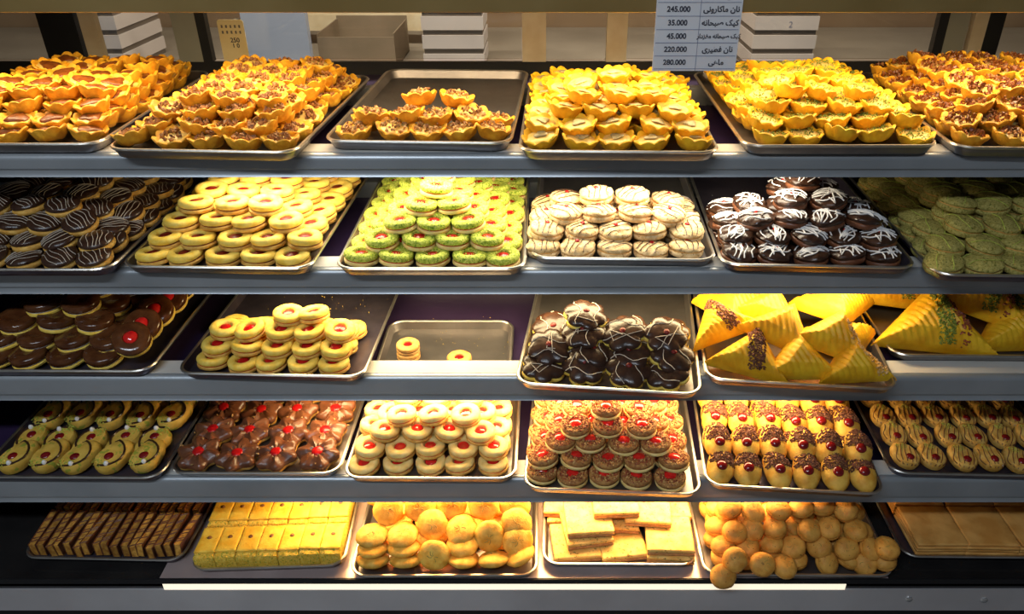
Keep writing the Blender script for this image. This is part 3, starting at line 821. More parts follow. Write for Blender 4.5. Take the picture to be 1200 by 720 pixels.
def k_nutjam():
    out = []
    R, H = 0.0290, 0.0215
    for v in range(3):
        rng = random.Random(v + 80)
        a = disc(R * 0.98, 0, H * 0.40, M['biscuit_cream'], 'bottom_biscuit', seed=v)
        t = ring(R, 0.0105, H * 0.44, H * 0.92, M['crumb_base'], 'ring_top', seed=v + 2)
        j = MB().loft(circ(R * 0.92), [(0.0, H * 0.38), (1, H * 0.40), (1, H * 0.47), (0.45, H * 0.50), (0.42, H * 0.86), (0.25, H * 1.0), (0.0, H * 1.03)], 24, 0.0005, 150, v, cap=False).mesh('jam', M['jam_bright'])
        def smp(rg):
            an = rg.uniform(0, 6.283); q = rg.uniform(0.40, 0.97)
            return R * q * math.cos(an), R * q * math.sin(an), H * (0.93 if q < 0.85 else 0.93 - (q - 0.85) * 2.2)
        c1 = crumbs_on(150, rng, 0.0030, smp).mesh('nut_crumbs', M['crumb_red'], False)
        c2 = crumbs_on(80, rng, 0.0030, smp).mesh('toasted_crumbs', M['crumb_nut'], False)
        out.append([('bottom_biscuit', a, []), ('ring_top', t, [('nut_crumbs', c1), ('toasted_crumbs', c2)]), ('jam', j, [])])
    return out
def k_oval():
    out = []
    for v in range(3):
        rng = random.Random(v + 90)
        A, B, H = 0.0245, 0.039, 0.025
        rf = lambda t: A * B / math.sqrt((B * math.cos(t)) ** 2 + (A * math.sin(t)) ** 2) * (1 + 0.03 * math.cos(3 * t + v))
        rg_ = dome_rings(0, H, 7, 0.9)
        t = MB().loft(rf, rg_, 36, 0.0010, 160, v, cap=False).mesh('biscuit', M['cookie'])
        up = rg_[2:]
        def smp(rg):
            for _ in range(50):
                x, y = rg.uniform(-A, A), rg.uniform(-0.001, B)
                an = math.atan2(y, x); s = math.hypot(x, y) / rf(an)
                if s < 0.93: return x, y, prof_z(up, s) + 0.0006
            return 0, 0.01, H
        c = crumbs_on(340, rng, 0.0034, smp).mesh('chocolate_crumbs', M['crumb_choc'], False)
        j = MB().loft(circ(0.0098), dome_rings(H * 0.88, H * 1.2, 5), 18, M=Matrix.Translation((0, -0.006, 0)), cap=False).mesh('jelly_dot', M['jam_dark'])
        out.append([('biscuit', t, [('chocolate_crumbs', c)]), ('jelly_dot', j, [])])
    return out
def k_cookie(m='cookie', R=0.034, H=0.022, crack=True):
    out = []
    for v in range(3):
        rng = random.Random(v + 20)
        rf = lambda t: R * (1 + 0.03 * math.cos(2 * t + v) + 0.015 * math.cos(5 * t + v))
        rg_ = [(0.0, 0), (0.80, 0), (0.96, H * 0.18), (1.0, H * 0.38)] + [(math.cos(a) if i < 6 else 0.0, H * (0.38 + 0.62 * math.sin(a))) for i, a in [(i, math.pi / 2 * i / 6) for i in range(1, 7)]]
        t = MB().loft(rf, rg_, 30, 0.0018, 90, v, cap=False).mesh('cookie_body', M[m])
        b = MB()
        up = rg_[3:]
        for q in range(5 if crack else 3):
            an = 6.283 * q / 5 + rng.uniform(-0.6, 0.6)
            pts = [(R * s * math.cos(an + 0.25 * math.sin(s * 9)), R * s * math.sin(an + 0.25 * math.sin(s * 9))) for s in [0.08 + rng.uniform(0.05, 0.09) * k for k in range(5)]]
            b.tube(on_top(rf, up, pts, -0.0002), 0.0009, 4)
        out.append([('cookie_body', t, [('cracks', b.mesh('cracks', M['crack']))])])
    return out
def k_ball():
    out = []
    R, H = 0.0255, 0.032
    for v in range(3):
        rng = random.Random(v + 30)
        rf = lambda t: R * (1 + 0.03 * math.cos(2 * t + v))
        lo = [(0.0, 0), (0.55, 0.0005), (0.85, H * 0.14), (0.98, H * 0.32), (0.97, H * 0.42), (0.0, H * 0.44)]
        hi = [(0.0, H * 0.42), (0.94, H * 0.43), (1.0, H * 0.52), (0.95, H * 0.70), (0.78, H * 0.88), (0.45, H * 0.98), (0.0, H)]
        a = MB().loft(rf, lo, 28, 0.0010, 90, v, cap=False).mesh('lower_half', M['cookie_brown'])
        c = MB().loft(rf, hi, 28, 0.0016, 90, v + 3, cap=False).mesh('upper_half', M['cookie_brown'])
        b = MB()
        for q in range(4):
            an = 6.283 * q / 4 + rng.uniform(-0.5, 0.5)
            pts = [(R * s * math.cos(an + 0.5 * math.sin(s * 8 + q)), R * s * math.sin(an + 0.5 * math.sin(s * 8 + q))) for s in [0.15 + 0.1 * k for k in range(4)]]
            b.tube(on_top(rf, hi[2:], pts, -0.0003), 0.0007, 4)
        out.append([('lower_half', a, []), ('upper_half', c, [('cracks', b.mesh('cracks', M['crack']))])])
    return out
def k_finger():
    out = []
    for v in range(3):
        rng = random.Random(v + 70)
        L_, Wd, H = 0.088, 0.0066, 0.028
        a = MB().box(-Wd, Wd, -L_ / 2, L_ / 2, 0, H).mesh('wafer', M['wafer'], False)
        b = MB()
        for s in (-1, 1):
            b.box(s * Wd - 0.0012 * (1 if s > 0 else 0.2), s * Wd + 0.0012 * (1 if s < 0 else 0.2), -L_ / 2 - 0.0004, L_ / 2 + 0.0004, 0.001, H + 0.001)
        for q in range(7):
            y = -L_ / 2 + L_ * (q + 0.5) / 7 + rng.uniform(-0.005, 0.005)
            b.tube([(-Wd, y - 0.003, H + 0.0002), (0, y, H + 0.0006), (Wd, y + 0.003, H + 0.0002)], 0.0012, 5)
        out.append([('wafer', a, []), ('chocolate_streaks', b.mesh('chocolate_streaks', M['choc_milk'], False), [])])
    return out
def rbox(wx_, wy, h, r, amp=0.0, seed=0, z0=0.0):
    """rounded slab centred on the origin"""
    def rf(t):
        c, s = abs(math.cos(t)), abs(math.sin(t))
        return min(wx_ / 2 / max(c, 1e-6), wy / 2 / max(s, 1e-6))
    e = r / max(min(wx_, wy) / 2, 1e-6)
    b = MB()
    seg = 40
    ts = []
    hx, hy = wx_ / 2, wy / 2
    per = []
    for k in range(10): per.append((hx, -hy + 2 * hy * k / 10))
    for k in range(10): per.append((hx - 2 * hx * k / 10, hy))
    for k in range(10): per.append((-hx, hy - 2 * hy * k / 10))
    for k in range(10): per.append((-hx + 2 * hx * k / 10, -hy))
    rings = [(0.0, z0), (1 - e, z0), (1, z0 + r), (1, z0 + h * 0.5), (1, z0 + h - r), (1 - e * 0.6, z0 + h - r * 0.2), (1 - e * 1.6, z0 + h), (0.5, z0 + h * 1.01), (0.0, z0 + h * 1.01)]
    vs, fs = [], []
    off = Vector((seed * 2.3, seed, 0))
    for s, z in rings:
        for x, y in per:
            p = Vector((x * s, y * s, z))
            if amp: p += Vector((x / hx * s, y / hy * s, 0.7)) * noise.noise(p * 90 + off) * amp
            vs.append(p)
    for k in range(len(rings) - 1):
        for i in range(seg):
            j = (i + 1) % seg
            fs.append((k * seg + i, k * seg + j, (k + 1) * seg + j, (k + 1) * seg + i))
    return b.add(vs, fs)
def k_sponge():
    out = []
    for v in range(3):
        rng = random.Random(v + 50)
        a = rbox(0.0382, 0.077, 0.034, 0.004, 0.0012, v).mesh('crumbed_body', M['sponge_crumb'])
        t = rbox(0.0378, 0.060, 0.006, 0.002, 0.0008, v, 0.0325).mesh('smooth_top', M['sponge_top'])
        d = MB().loft(circ(0.0045), dome_rings(0.038, 0.0405, 3), 10, 0.0006, 200, v, M=Matrix.Translation((0, 0.004, 0)), cap=False).mesh('nut_dot', M['walnut'])
        def smp(rg):
            return rg.uniform(-0.0185, 0.0185), rg.choice((-1, 1)) * (0.0385 + rg.uniform(-0.0008, 0.0006)), rg.uniform(0.002, 0.034)
        cr = crumbs_on(110, rng, 0.0018, smp).mesh('crumbs', M['sponge_crumb'], False)
        out.append([('crumbed_body', a, [('crumbs', cr)]), ('smooth_top', t, [('nut_dot', d)])])
    return out
def k_square():
    out = []
    for v in range(3):
        a = rbox(0.088, 0.088, 0.0080, 0.002, 0.0008, v).mesh('lower_biscuit', M['bread_side'])
        t = rbox(0.089, 0.089, 0.0088, 0.0025, 0.001, v + 4, 0.0078).mesh('upper_biscuit', M['shortbread'])
        out.append([('lower_biscuit', a, []), ('upper_biscuit', t, [])])
    return out
def k_slab():
    out = []
    for v in range(2):
        parts = []
        for q in range(4):
            w = 0.098 - 0.002 * (q % 2)
            parts.append(('pastry_layer', rbox(w, w * 1.05, 0.0075, 0.002, 0.0012, v * 7 + q, q * 0.0074).mesh('pastry_layer', M['phyllo']), []))
        out.append(parts)
    return out
def k_triangle(strip, strip2=None, S=0.135, T=0.034):
    out = []
    for v in range(2):
        rng = random.Random(v + 130)
        n = 60
        A, B, C = Vector((-S / 2, 0, 0)), Vector((S / 2, 0, 0)), Vector((0.0, S * 0.62, 0))
        vs, fs, idx = [], [], {}
        def topz(b0, b1, b2, p):
            m = max(0.0, min(b0, b1, b2))
            z = T * min(1.0, (m * 5.0)) ** 0.55 * (0.62 + 0.5 * b2 + 0.15 * b0)
            return z + 0.0030 * abs(math.sin((p.x * 0.85 + p.y * 0.5) * math.pi / 0.0090)) * min(1, m * 14) + 0.0018 * noise.noise(p * 45 + Vector((v, 0, 0)))
        for lay in (0, 1):
            for i in range(n + 1):
                for j in range(n + 1 - i):
                    b0, b1 = i / n, j / n; b2 = 1 - b0 - b1
                    p = A * b0 + B * b1 + C * b2
                    m = min(b0, b1, b2)
                    if lay: p = Vector((p.x, p.y, 0.003 + topz(b0, b1, b2, p)))
                    else: p = Vector((p.x, p.y, 0))
                    idx[(lay, i, j)] = len(vs); vs.append(p)
        for i in range(n):
            for j in range(n - i):
                for lay in (0, 1):
                    t1 = (idx[(lay, i, j)], idx[(lay, i + 1, j)], idx[(lay, i, j + 1)])
                    fs.append(t1 if lay == 1 else t1[::-1])
                    if i + j < n - 1:
                        t2 = (idx[(lay, i + 1, j)], idx[(lay, i + 1, j + 1)], idx[(lay, i, j + 1)])
                        fs.append(t2 if lay == 1 else t2[::-1])
        for k in range(n):
            for e in (lambda q: (q, 0), lambda q: (0, q), lambda q: (q, n - q)):
                a_, b_ = e(k), e(k + 1)
                fs.append((idx[(0, *a_)], idx[(0, *b_)], idx[(1, *b_)], idx[(1, *a_)]))
        body = MB().add(vs, fs).mesh('folded_pastry', M['yellow_puff'])
        subs = []
        def strip_of(m, c0, c1, cnt, size):
            def smp(rg):
                u = rg.uniform(0.02, 0.98); wv = rg.uniform(-1, 1) * 0.012
                p = Vector(c0) + (Vector(c1) - Vector(c0)) * u + Vector((-(c1[1] - c0[1]), c1[0] - c0[0], 0)).normalized() * wv
                # barycentric of p
                den = (B.y - C.y) * (A.x - C.x) + (C.x - B.x) * (A.y - C.y)
                b0 = ((B.y - C.y) * (p.x - C.x) + (C.x - B.x) * (p.y - C.y)) / den
                b1 = ((C.y - A.y) * (p.x - C.x) + (A.x - C.x) * (p.y - C.y)) / den
                b0 = min(max(b0, 0.02), 0.96); b1 = min(max(b1, 0.02), 0.97 - b0); b2 = 1 - b0 - b1
                p = A * b0 + B * b1 + C * b2
                return p.x, p.y, 0.0035 + topz(b0, b1, b2, p)
            return crumbs_on(cnt, rng, size, smp).mesh('crumb_stripe', M[m], False)
        if strip: subs.append(('crumb_stripe', strip_of(strip, (0.012, 0.004, 0), (-0.004, S * 0.58, 0), 420, 0.0036)))
        if strip2: subs.append(('nut_stripe', strip_of(strip2, (0.044, 0.004, 0), (0.014, S * 0.46, 0), 90, 0.0046)))
        out.append([('folded_pastry', body, subs)])
    return out

# ------------------------------------------------------------------ placing
ORD = ['first', 'second', 'third', 'fourth', 'fifth', 'sixth', 'seventh', 'eighth', 'ninth', 'tenth', 'eleventh', 'twelfth', 'thirteenth', 'fourteenth', 'fifteenth', 'sixteenth', 'seventeenth', 'eighteenth', 'nineteenth', 'twentieth']
def colname(c, n):
    if n == 1: return 'middle'
    if c == 0: return 'leftmost'
    if c == n - 1: return 'rightmost'
    if c < n / 2: return f'{ORD[c]} from left'
    return f'{ORD[n - 1 - c]} from right'
def rowname(r, n):
    if n == 1: return None
    return 'front row' if r == 0 else 'back row' if r == n - 1 else f'{ORD[r]} row'
def layername(l, n):
    if n == 1: return None
    return 'bottom layer' if l == 0 else 'top layer' if l == n - 1 else f'{ORD[l]} layer'
HIDDEN = {(k, n, int(q[0]), int(q[1]), int(q[2:])) for k, n, qs in (   # pieces buried inside the heaps, seen from nowhere in front of the case
    ('11', 'caramel_tart', '011 020 021 022 023 030 031 032 033 040 041 042 043 050 051 052 053 060 061 062 063 110 113 120 121 122 123 130 131 132 133 140 141 142 143 150 151 152 153 160 161 162 163 221 223 231 232 233 241 242'),
    ('12', 'walnut_tart', '021 022 023 030 031 032 033 041 042 043 051 052 053 061 062 063 120 121 122 130 131 132 141 142 150 151 152 153 160 161 162 221 222 231 232 241'),
    ('13', 'nut_tart', '012'),
    ('14', 'custard_tart', '021 022 031 032 033 041 042 043 051 052 053 061 062 063 064 121 122 123 131 132 133 141 142 143 151 152 222 231'),
    ('15', 'pistachio_tart', '021 022 023 031 032 033 034 041 042 043 044 051 052 053 054 061 062 063 064 122 123 131 132 133 141 142 143 151 152 153 231 241 242'),
    ('16', 'shredded_nut_tart', '014 021 022 023 024 031 032 033 034 041 042 043 044 051 052 053 054 061 062 063 064 113 121 122 123 124 131 132 133 134 141 142 143 144 151 152 153 154 161 162 163 164 221 222 223 231 232 233 241 242 243 251 252 253'),
    ('21', 'chocolate_biscuit', '020 021 022 023 030 031 032 033 040 041 042 043 050 051 052 053 060 061 062 063 110 111 112 113 120 121 122 123 130 131 132 133 140 141 142 143 150 151 152 153 160 161 162 163 210 212 220 221 222 230 231 240 241 250 251 252'),
    ('22', 'jam_ring_biscuit', '020 021 022 023 031 032 033 041 042 043 050 051 052 053 060 061 062 063 120 121 122 123 131 132 133 141 142 143 150 151 152 153 160 161 162 163 221 222 231 232 240 241 242 250 251 252 340 341'),
    ('23', 'pistachio_ring_biscuit', '021 022 023 031 032 033 041 042 043 051 052 053 061 062 063 111 121 122 131 132 141 142 151 152 161 162 221 231 241 251 340 430'),
    ('24', 'sugared_biscuit', '021 023 024 031 032 033 034 121 122'),
    ('25', 'iced_chocolate_cookie', '014 021 022 023 024 031 032 033 034 111 121 123'),
    ('26', 'pistachio_biscuit', '012 014 021 022 023 024 031 032 033 034 041 042 043 044 051 052 053 054 061 062 063 064 121 122 123 124 132 133 134 141 142 143 144 151 152 153 154 221 222 223 231 232 233 241 242 243 333'),
    ('31', 'glazed_sandwich_biscuit', '010 012 013 020 021 022 023 030 031 032 033 111 112 121 122 130 131 132 211 221 230 231 232 320 321'),
    ('32', 'jam_ring_biscuit', '010 022 112'),
    ('34', 'chocolate_flower_biscuit', '011 012 013'),
    ('41', 'paisley_biscuit', '040 041 050 051 052 053 054'),
    ('42', 'chocolate_star_biscuit', '040 041 042 043 050 051 052 053'),
    ('43', 'jam_ring_biscuit', '011 013 020 021 022 023 030 031 032 033 040 041 042 043 050 051 052 053 054 121 122 123 131 132 133 140 141 142 143 144 221 230 231 232 233 240 241 242 243 320 321 322 330 331 332'),
    ('44', 'crumb_jam_biscuit', '013 021 022 023 024 031 032 033 034 040 041 042 043 044 050 051 052 053 054 111 121 122 123 131 132 133 140 141 142 143 230 231 232 240 241 242 243 330 331 332'),
    ('45', 'half_dipped_biscuit', '030 033 035 040 041 042 043 044 045 130 131 132 133 134 135'),
    ('46', 'striped_teardrop_biscuit', '040 041 042 043 044 050 051 052 053 054 055'),
    ('51', 'wafer_finger', '020 021 022 023 024 025 026 027 028 029 0210 0211 0212 0213 0214 0215 0216'),
    ('52', 'sponge_bar', '021 022 023 024 025 026 030 031 032 033 034 035 036'),
    ('55', 'ball_cookie', '011 016 021 022 023 024 025 026 031 032 033 034 035 036 040 041 042 043 044 045 046 050 051 052 053 054 055 056 060 061 062 063 064 065 066 111 112 121 122 123 125 131 132 133 134 135 136 140 141 142 143 144 145 146 150 151 152 153 154 155 156 220 221 224 225 230 231 232 233 234 235 240 241 242 243 244 245 250 251 252 253 254 255 310 311 313 314 315 320 321 322 323 324 325 330 331 332 333 334 335 340 341 342 343 344 345'),
    ('56', 'pastry_slab', '020 021 022'),
) for q in qs.split()}
SPOT = {}
def instance(name, variant, loc, rot, label, cat, group, scale=1.0):
    o = empty(name, loc)
    o.rotation_euler = rot
    if scale != 1.0: o.scale = (scale,) * 3
    tag(o, label, cat, group)
    for pn, me, subs in variant:
        p = link(pn, me, o)
        for sn, sm in subs:
            link(sn, sm, p)
    return o
def world(T, u, v, z):
    c, s = math.cos(T.rot), math.sin(T.rot)
    return Vector((T.o.x + u * c - v * s, T.o.y + u * s + v * c, T.o.z + z))
def put(T, name, variants, u, v, z, label, cat, group, tilt=(0, 0), yaw=None, rng=random, scale=1.0):
    Rm = Matrix.Rotation(T.rot, 3, 'Z') @ Matrix.Rotation(tilt[0], 3, 'X') @ Matrix.Rotation(tilt[1], 3, 'Y') @ Matrix.Rotation(rng.uniform(0, 6.28) if yaw is None else yaw, 3, 'Z')
    return instance(name, variants[rng.randrange(len(variants))], world(T, u, v, z), Rm.to_euler(), label, cat, group, scale)
def pile(key, name, variants, kind, cat, layers, t, group, jit=0.003, tilt=4, lean=0, yaw=None, leanx=0, sc=1.0, yawj=0.15, rad=0.029, zadd=0.0, alt=0.0):
    """layers: list of (ncols, nrows, u centre, v0, du, dv); t = layer height; every second row turns by alt"""
    T = TR[key]
    nl = len(layers)
    for l, (nc, nr, uc, v0, du, dv) in enumerate(layers):
        for r in range(nr):
            for c in range(nc):
                if (key, name, l, r, c) in HIDDEN: continue
                rng = random.Random(int(key) * 100003 + l * 1009 + r * 101 + c)
                u = uc + (c - (nc - 1) / 2) * du + rng.uniform(-jit, jit)
                v = v0 + r * dv + rng.uniform(-jit, jit)
                ta, tb = math.radians(lean) + math.radians(rng.uniform(-tilt, tilt)), math.radians(leanx) + math.radians(rng.uniform(-tilt, tilt))
                z = 0.0042 + zadd + l * t + rad * math.hypot(math.sin(ta), math.sin(tb)) * (1 if l == 0 else 0.7)
                y_ = None if yaw is None else (yaw + (alt if r % 2 else 0) + rng.uniform(-yawj, yawj))
                bits = [x for x in (layername(l, nl), rowname(r, nr), colname(c, nc)) if x]
                o = put(T, name, variants, u, v, z, f'{kind}, ' + ', '.join(bits), cat, group, (ta, tb), y_, rng, sc)
                SPOT[o.name] = (key, name, l, r, c)

K = {}
K['caramel'] = k_tart('caramel'); K['walnut'] = k_tart('walnut'); K['nuts'] = k_tart('nuts')
K['plain'] = k_tart('plain', 'tart_yellow'); K['pist'] = k_tart('pist', 'tart_yellow'); K['shred'] = k_tart('shred')
du, dv = 0.0570, 0.0560
V1 = 0.044
pile('11', 'caramel_tart', K['caramel'], 'scalloped custard tart with caramel centre', 'tart', [(5, 7, 0, V1, du, dv), (5, 7, 0.0, V1 + .027, du, dv), (5, 6, 0.0, V1 + .054, du, dv), (4, 5, 0.02, V1 + .081, du, dv)], 0.0145, 'caramel tarts', tilt=13, jit=0.005)
pile('12', 'walnut_tart', K['walnut'], 'golden scalloped tart with walnut crumbs', 'tart', [(5, 7, -0.002, V1, du, dv), (4, 7, -0.005, V1 + .027, du, dv), (4, 6, 0.006, V1 + .054, du, dv), (3, 5, 0.012, V1 + .081, du, dv)], 0.0142, 'walnut tarts', tilt=13, jit=0.005)
pile('13', 'nut_tart', K['nuts'], 'small tart heaped with chopped nuts', 'tart', [(5, 2, 0.008, V1, 0.054, 0.054), (4, 1, 0.0, V1 + .027, 0.052, 0.05), (2, 1, 0.016, V1 + .064, 0.052, 0.05)], 0.0170, 'nut tarts on the half-empty tray', tilt=13, jit=0.005)
pile('14', 'custard_tart', K['plain'], 'plain yellow custard tart', 'tart', [(5, 7, 0.0, V1, du, dv), (5, 6, 0.0, V1 + .027, du, dv), (4, 5, 0.0, V1 + .056, du, dv), (3, 3, 0.0, V1 + .084, du, dv), (1, 1, -0.004, V1 + .15, du, dv)], 0.0158, 'plain custard tarts', tilt=13, jit=0.005)
pile('15', 'pistachio_tart', K['pist'], 'yellow tart sprinkled with green pistachio', 'tart', [(5, 7, 0.010, V1, du, dv), (5, 7, 0.002, V1 + .027, du, dv), (4, 5, -0.004, V1 + .056, du, dv), (3, 4, -0.005, V1 + .084, du, dv)], 0.0158, 'pistachio tarts', tilt=13, jit=0.005)
pile('16', 'shredded_nut_tart', K['shred'], 'browned tart with dark shredded topping', 'tart', [(5, 7, 0.002, V1, du, dv), (5, 7, 0.0, V1 + .027, du, dv), (4, 6, 0, V1 + .054, du, dv), (4, 5, 0.01, V1 + .081, du, dv)], 0.0165, 'dark shredded tarts', tilt=13, jit=0.005)

K['dark'] = k_drizzle('choc', 'biscuit_base', 'icing_thin', R=0.028, H=0.0225, n=6, lr=0.0005, amp=0.0006, mid='biscuit_base', midpart='biscuit_rim')
K['ring'] = k_ring('biscuit', 'biscuit_base', 'jam_deep', r=0.0120)
K['pring'] = k_ring('pist_ring', 'biscuit_cream', 'jam', crumb='pistachio', r=0.0118)
K['sugar'] = k_drizzle('sugar', 'sugar', 'choc', R=0.0295, H=0.024, n=4, lr=0.0007, jamdot=0.004, amp=0.0030, mid='biscuit_brown')
K['rock'] = k_drizzle('choc', 'choc_milk', 'icing', R=0.0295, H=0.024, n=4, lr=0.0012, jamdot=0.0035, dots='jam_bright', amp=0.0042, sup=0.10, cross=3, mid='choc', wob=0.004)
K['green'] = k_drizzle('pist_dull', 'pist_dull', 'pistachio', R=0.031, H=0.024, n=2, lr=0.0006, amp=0.0030, mid='biscuit_brown')
V2 = 0.043
pile('21', 'chocolate_biscuit', K['dark'], 'dark chocolate biscuit with thin white drizzle', 'biscuit', [(5, 7, 0, V2, 0.0565, 0.056), (5, 7, -0.006, V2 + .026, 0.0565, 0.056), (4, 6, -0.012, V2 + .052, 0.0565, 0.056), (3, 5, -0.02, V2 + .078, 0.0565, 0.056)], 0.0205, 'dark drizzled biscuits', tilt=9, lean=8, rad=0.028)
pile('22', 'jam_ring_biscuit', K['ring'], 'yellow jam ring on second shelf', 'biscuit', [(5, 7, -0.002, V2, 0.0575, 0.057), (5, 7, 0.012, V2 + .027, 0.0575, 0.057), (4, 6, 0.004, V2 + .054, 0.0585, 0.057), (3, 5, -0.006, V2 + .081, 0.0585, 0.057)], 0.0198, 'yellow jam rings, second shelf', tilt=5)
pile('23', 'pistachio_ring_biscuit', K['pring'], 'green pistachio jam ring', 'biscuit', [(5, 7, 0.0, V2, 0.0585, 0.057), (4, 7, 0.002, V2 + .027, 0.0585, 0.057), (3, 6, 0.0, V2 + .054, 0.0590, 0.057), (2, 5, 0.0, V2 + .081, 0.059, 0.057), (1, 4, 0.0, V2 + .108, 0.059, 0.057)], 0.0198, 'pistachio jam rings', tilt=6)
pile('24', 'sugared_biscuit', K['sugar'], 'pale sugared sandwich biscuit', 'biscuit', [(5, 4, -0.014, V2, 0.0590, 0.057), (5, 3, -0.010, V2 + .027, 0.0590, 0.057), (4, 2, -0.008, V2 + .054, 0.0600, 0.057), (2, 1, -0.014, V2 + .086, 0.061, 0.057)], 0.0205, 'pale sugared biscuits', tilt=8)
pile('25', 'iced_chocolate_cookie', K['rock'], 'chocolate cookie with messy white icing', 'cookie', [(5, 4, -0.006, V2, 0.0590, 0.057), (5, 3, -0.006, V2 + .027, 0.0590, 0.057), (4, 2, 0.0, V2 + .054, 0.0600, 0.057), (2, 2, 0.006, V2 + .086, 0.061, 0.057), (1, 1, -0.002, V2 + .125, 0.06, 0.06)], 0.0205, 'iced chocolate cookies', tilt=9)
pile('26', 'pistachio_biscuit', K['green'], 'dull green pistachio crumb biscuit', 'biscuit', [(5, 7, 0.0, V2, 0.059, 0.057), (5, 6, 0.008, V2 + .028, 0.059, 0.057), (4, 5, 0.015, V2 + .056, 0.059, 0.057), (4, 4, 0.015, V2 + .10, 0.059, 0.057)], 0.0210, 'dull green biscuits', tilt=9)

K['window'] = k_window(); K['glazed'] = k_window(False)
K['ring3'] = k_ring('biscuit', 'biscuit_base', 'jam', r=0.0118)
K['flower'] = k_drizzle('choc', 'biscuit', 'icing_thin', R=0.037, H=0.0235, n=2, lr=0.0007, jamdot=0.0055, dots='jam_deep', amp=0.0014, cross=1, lobes=6, la=0.10, mid='choc', midpart='chocolate_rim', wob=0.006)
V3 = 0.046
pile('31', 'glazed_sandwich_biscuit', K['glazed'], 'glazed dark chocolate sandwich biscuit', 'biscuit', [(4, 4, -0.030, V3, 0.064, 0.062), (4, 4, -0.026, V3 + .022, 0.064, 0.062), (3, 4, -0.030, V3 + .044, 0.066, 0.062), (2, 3, -0.025, V3 + .068, 0.066, 0.062)], 0.0225, 'glazed chocolate sandwiches', tilt=8, lean=6, rad=0.033)
pile('31', 'jam_window_biscuit', K['window'], 'chocolate biscuit with red jam window', 'biscuit', [(1, 5, 0.122, V3 + 0.004, 0.066, 0.048)], 0.0225, 'jam window biscuits', tilt=4, lean=30, leanx=8, rad=0.033, zadd=0.022)
pile('32', 'jam_ring_biscuit', K['ring3'], 'yellow jam ring on third shelf', 'biscuit', [(5, 3, -0.006, V3 - .005, 0.0540, 0.057), (5, 2, -0.002, V3 + .015, 0.0520, 0.057), (5, 1, 0.002, V3 + .037, 0.0515, 0.057), (2, 1, 0.032, V3 + .062, 0.042, 0.055)], 0.0195, 'yellow jam rings, third shelf', tilt=9, sc=0.94)
T = TR['33']
K['ring33'] = k_ring('biscuit_brown', 'biscuit_brown', 'jam_dark', r=0.0105)
put(T, 'jam_ring_biscuit', K['ring33'], -0.070, 0.060, 0.0024, 'lower browned jam ring of the stack of two, nearly empty tray', 'biscuit', 'browned jam rings', rng=random.Random(1), scale=0.76)
put(T, 'jam_ring_biscuit', K['ring33'], -0.070, 0.062, 0.0185, 'upper browned jam ring of the stack of two, nearly empty tray', 'biscuit', 'browned jam rings', (0.05, 0.03), rng=random.Random(2), scale=0.76)
put(T, 'jam_ring_biscuit', K['ring33'], 0.026, 0.042, 0.0024, 'browned jam ring half hidden by the third shelf edge', 'biscuit', 'browned jam rings', rng=random.Random(3), scale=0.8)
pile('34', 'chocolate_flower_biscuit', K['flower'], 'dark chocolate flower biscuit', 'biscuit', [(4, 3, -0.004, V3 + .006, 0.0700, 0.064), (4, 2, 0.002, V3 + .030, 0.0690, 0.064), (3, 1, 0.024, V3 + .058, 0.070, 0.064), (1, 1, -0.046, V3 + .085, 0.07, 0.07)], 0.0205, 'dark chocolate flowers', tilt=9, lean=16, rad=0.036)

K['tri_choc'] = k_triangle('crumb_choc'); K['tri_plain'] = k_triangle(None); K['tri_nut'] = k_triangle('pist_dark', 'crumb_red', 0.19, 0.046); K['tri_crumb'] = k_triangle(None, 'crumb_nut')
def tri(key, kname, u, v, z, yaw, tx, ty, label, scale=1.0):
    put(TR[key], 'triangle_pastry', K[kname], u, v, z, label, 'pastry', 'yellow triangular pastries', (math.radians(tx), math.radians(ty)), math.radians(yaw), random.Random(3), scale)
tri('35', 'tri_choc', -0.086, 0.034, 0.006, -16, 28, -4, 'ridged triangle pastry with chocolate crumb stripe in the front left corner', 1.12)
tri('35', 'tri_plain', 0.006, 0.032, 0.006, 4, 32, 2, 'plain ridged triangle pastry in the middle of the front edge', 1.05)
tri('35', 'tri_crumb', 0.098, 0.032, 0.006, 8, 32, 3, 'crumb edged triangle pastry in the front right corner', 1.0)
tri('35', 'tri_crumb', 0.054, 0.070, 0.034, -18, 30, 6, 'triangle pastry with nut crumbs lying over the front pair', 1.1)
tri('35', 'tri_choc', -0.110, 0.106, 0.034, 24, 20, -6, 'triangle pastry with dark crumbs behind the front left one', 1.05)
tri('35', 'tri_plain', -0.036, 0.086, 0.038, -26, 28, 0, 'plain bright triangle pastry in the centre of the tray', 1.1)
tri('35', 'tri_plain', -0.040, 0.154, 0.034, -16, 22, 4, 'plain triangle pastry standing behind the centre one', 1.1)
tri('35', 'tri_plain', 0.090, 0.164, 0.020, 188, 0, 2, 'flat bright triangle pastry at the right edge of the tray', 1.1)
tri('35', 'tri_plain', 0.090, 0.229, 0.044, 182, -8, -4, 'large bright triangle pastry at the right back', 1.2)
tri('35', 'tri_plain', -0.086, 0.239, 0.030, 172, -6, -4, 'bright triangle pastry at the left back', 1.2)
tri('36', 'tri_nut', -0.086, 0.026, 0.008, -8, 32, -4, 'large triangle pastry with green and red stripes, leftmost', 1.15)
tri('36', 'tri_nut', 0.080, 0.036, 0.006, 2, 30, 0, 'large triangle pastry with green stripe in the right tray centre', 1.0)
tri('36', 'tri_nut', 0.000, 0.080, 0.050, -26, 28, 0, 'large striped triangle pastry resting on the two front ones', 1.05)
tri('36', 'tri_nut', -0.100, 0.165, 0.020, -10, 18, 0, 'large striped triangle pastry behind the leftmost one', 1.0)
tri('36', 'tri_nut', 0.065, 0.164, 0.026, -16, 22, 0, 'large striped triangle pastry in the dim back of the right tray', 1.15)

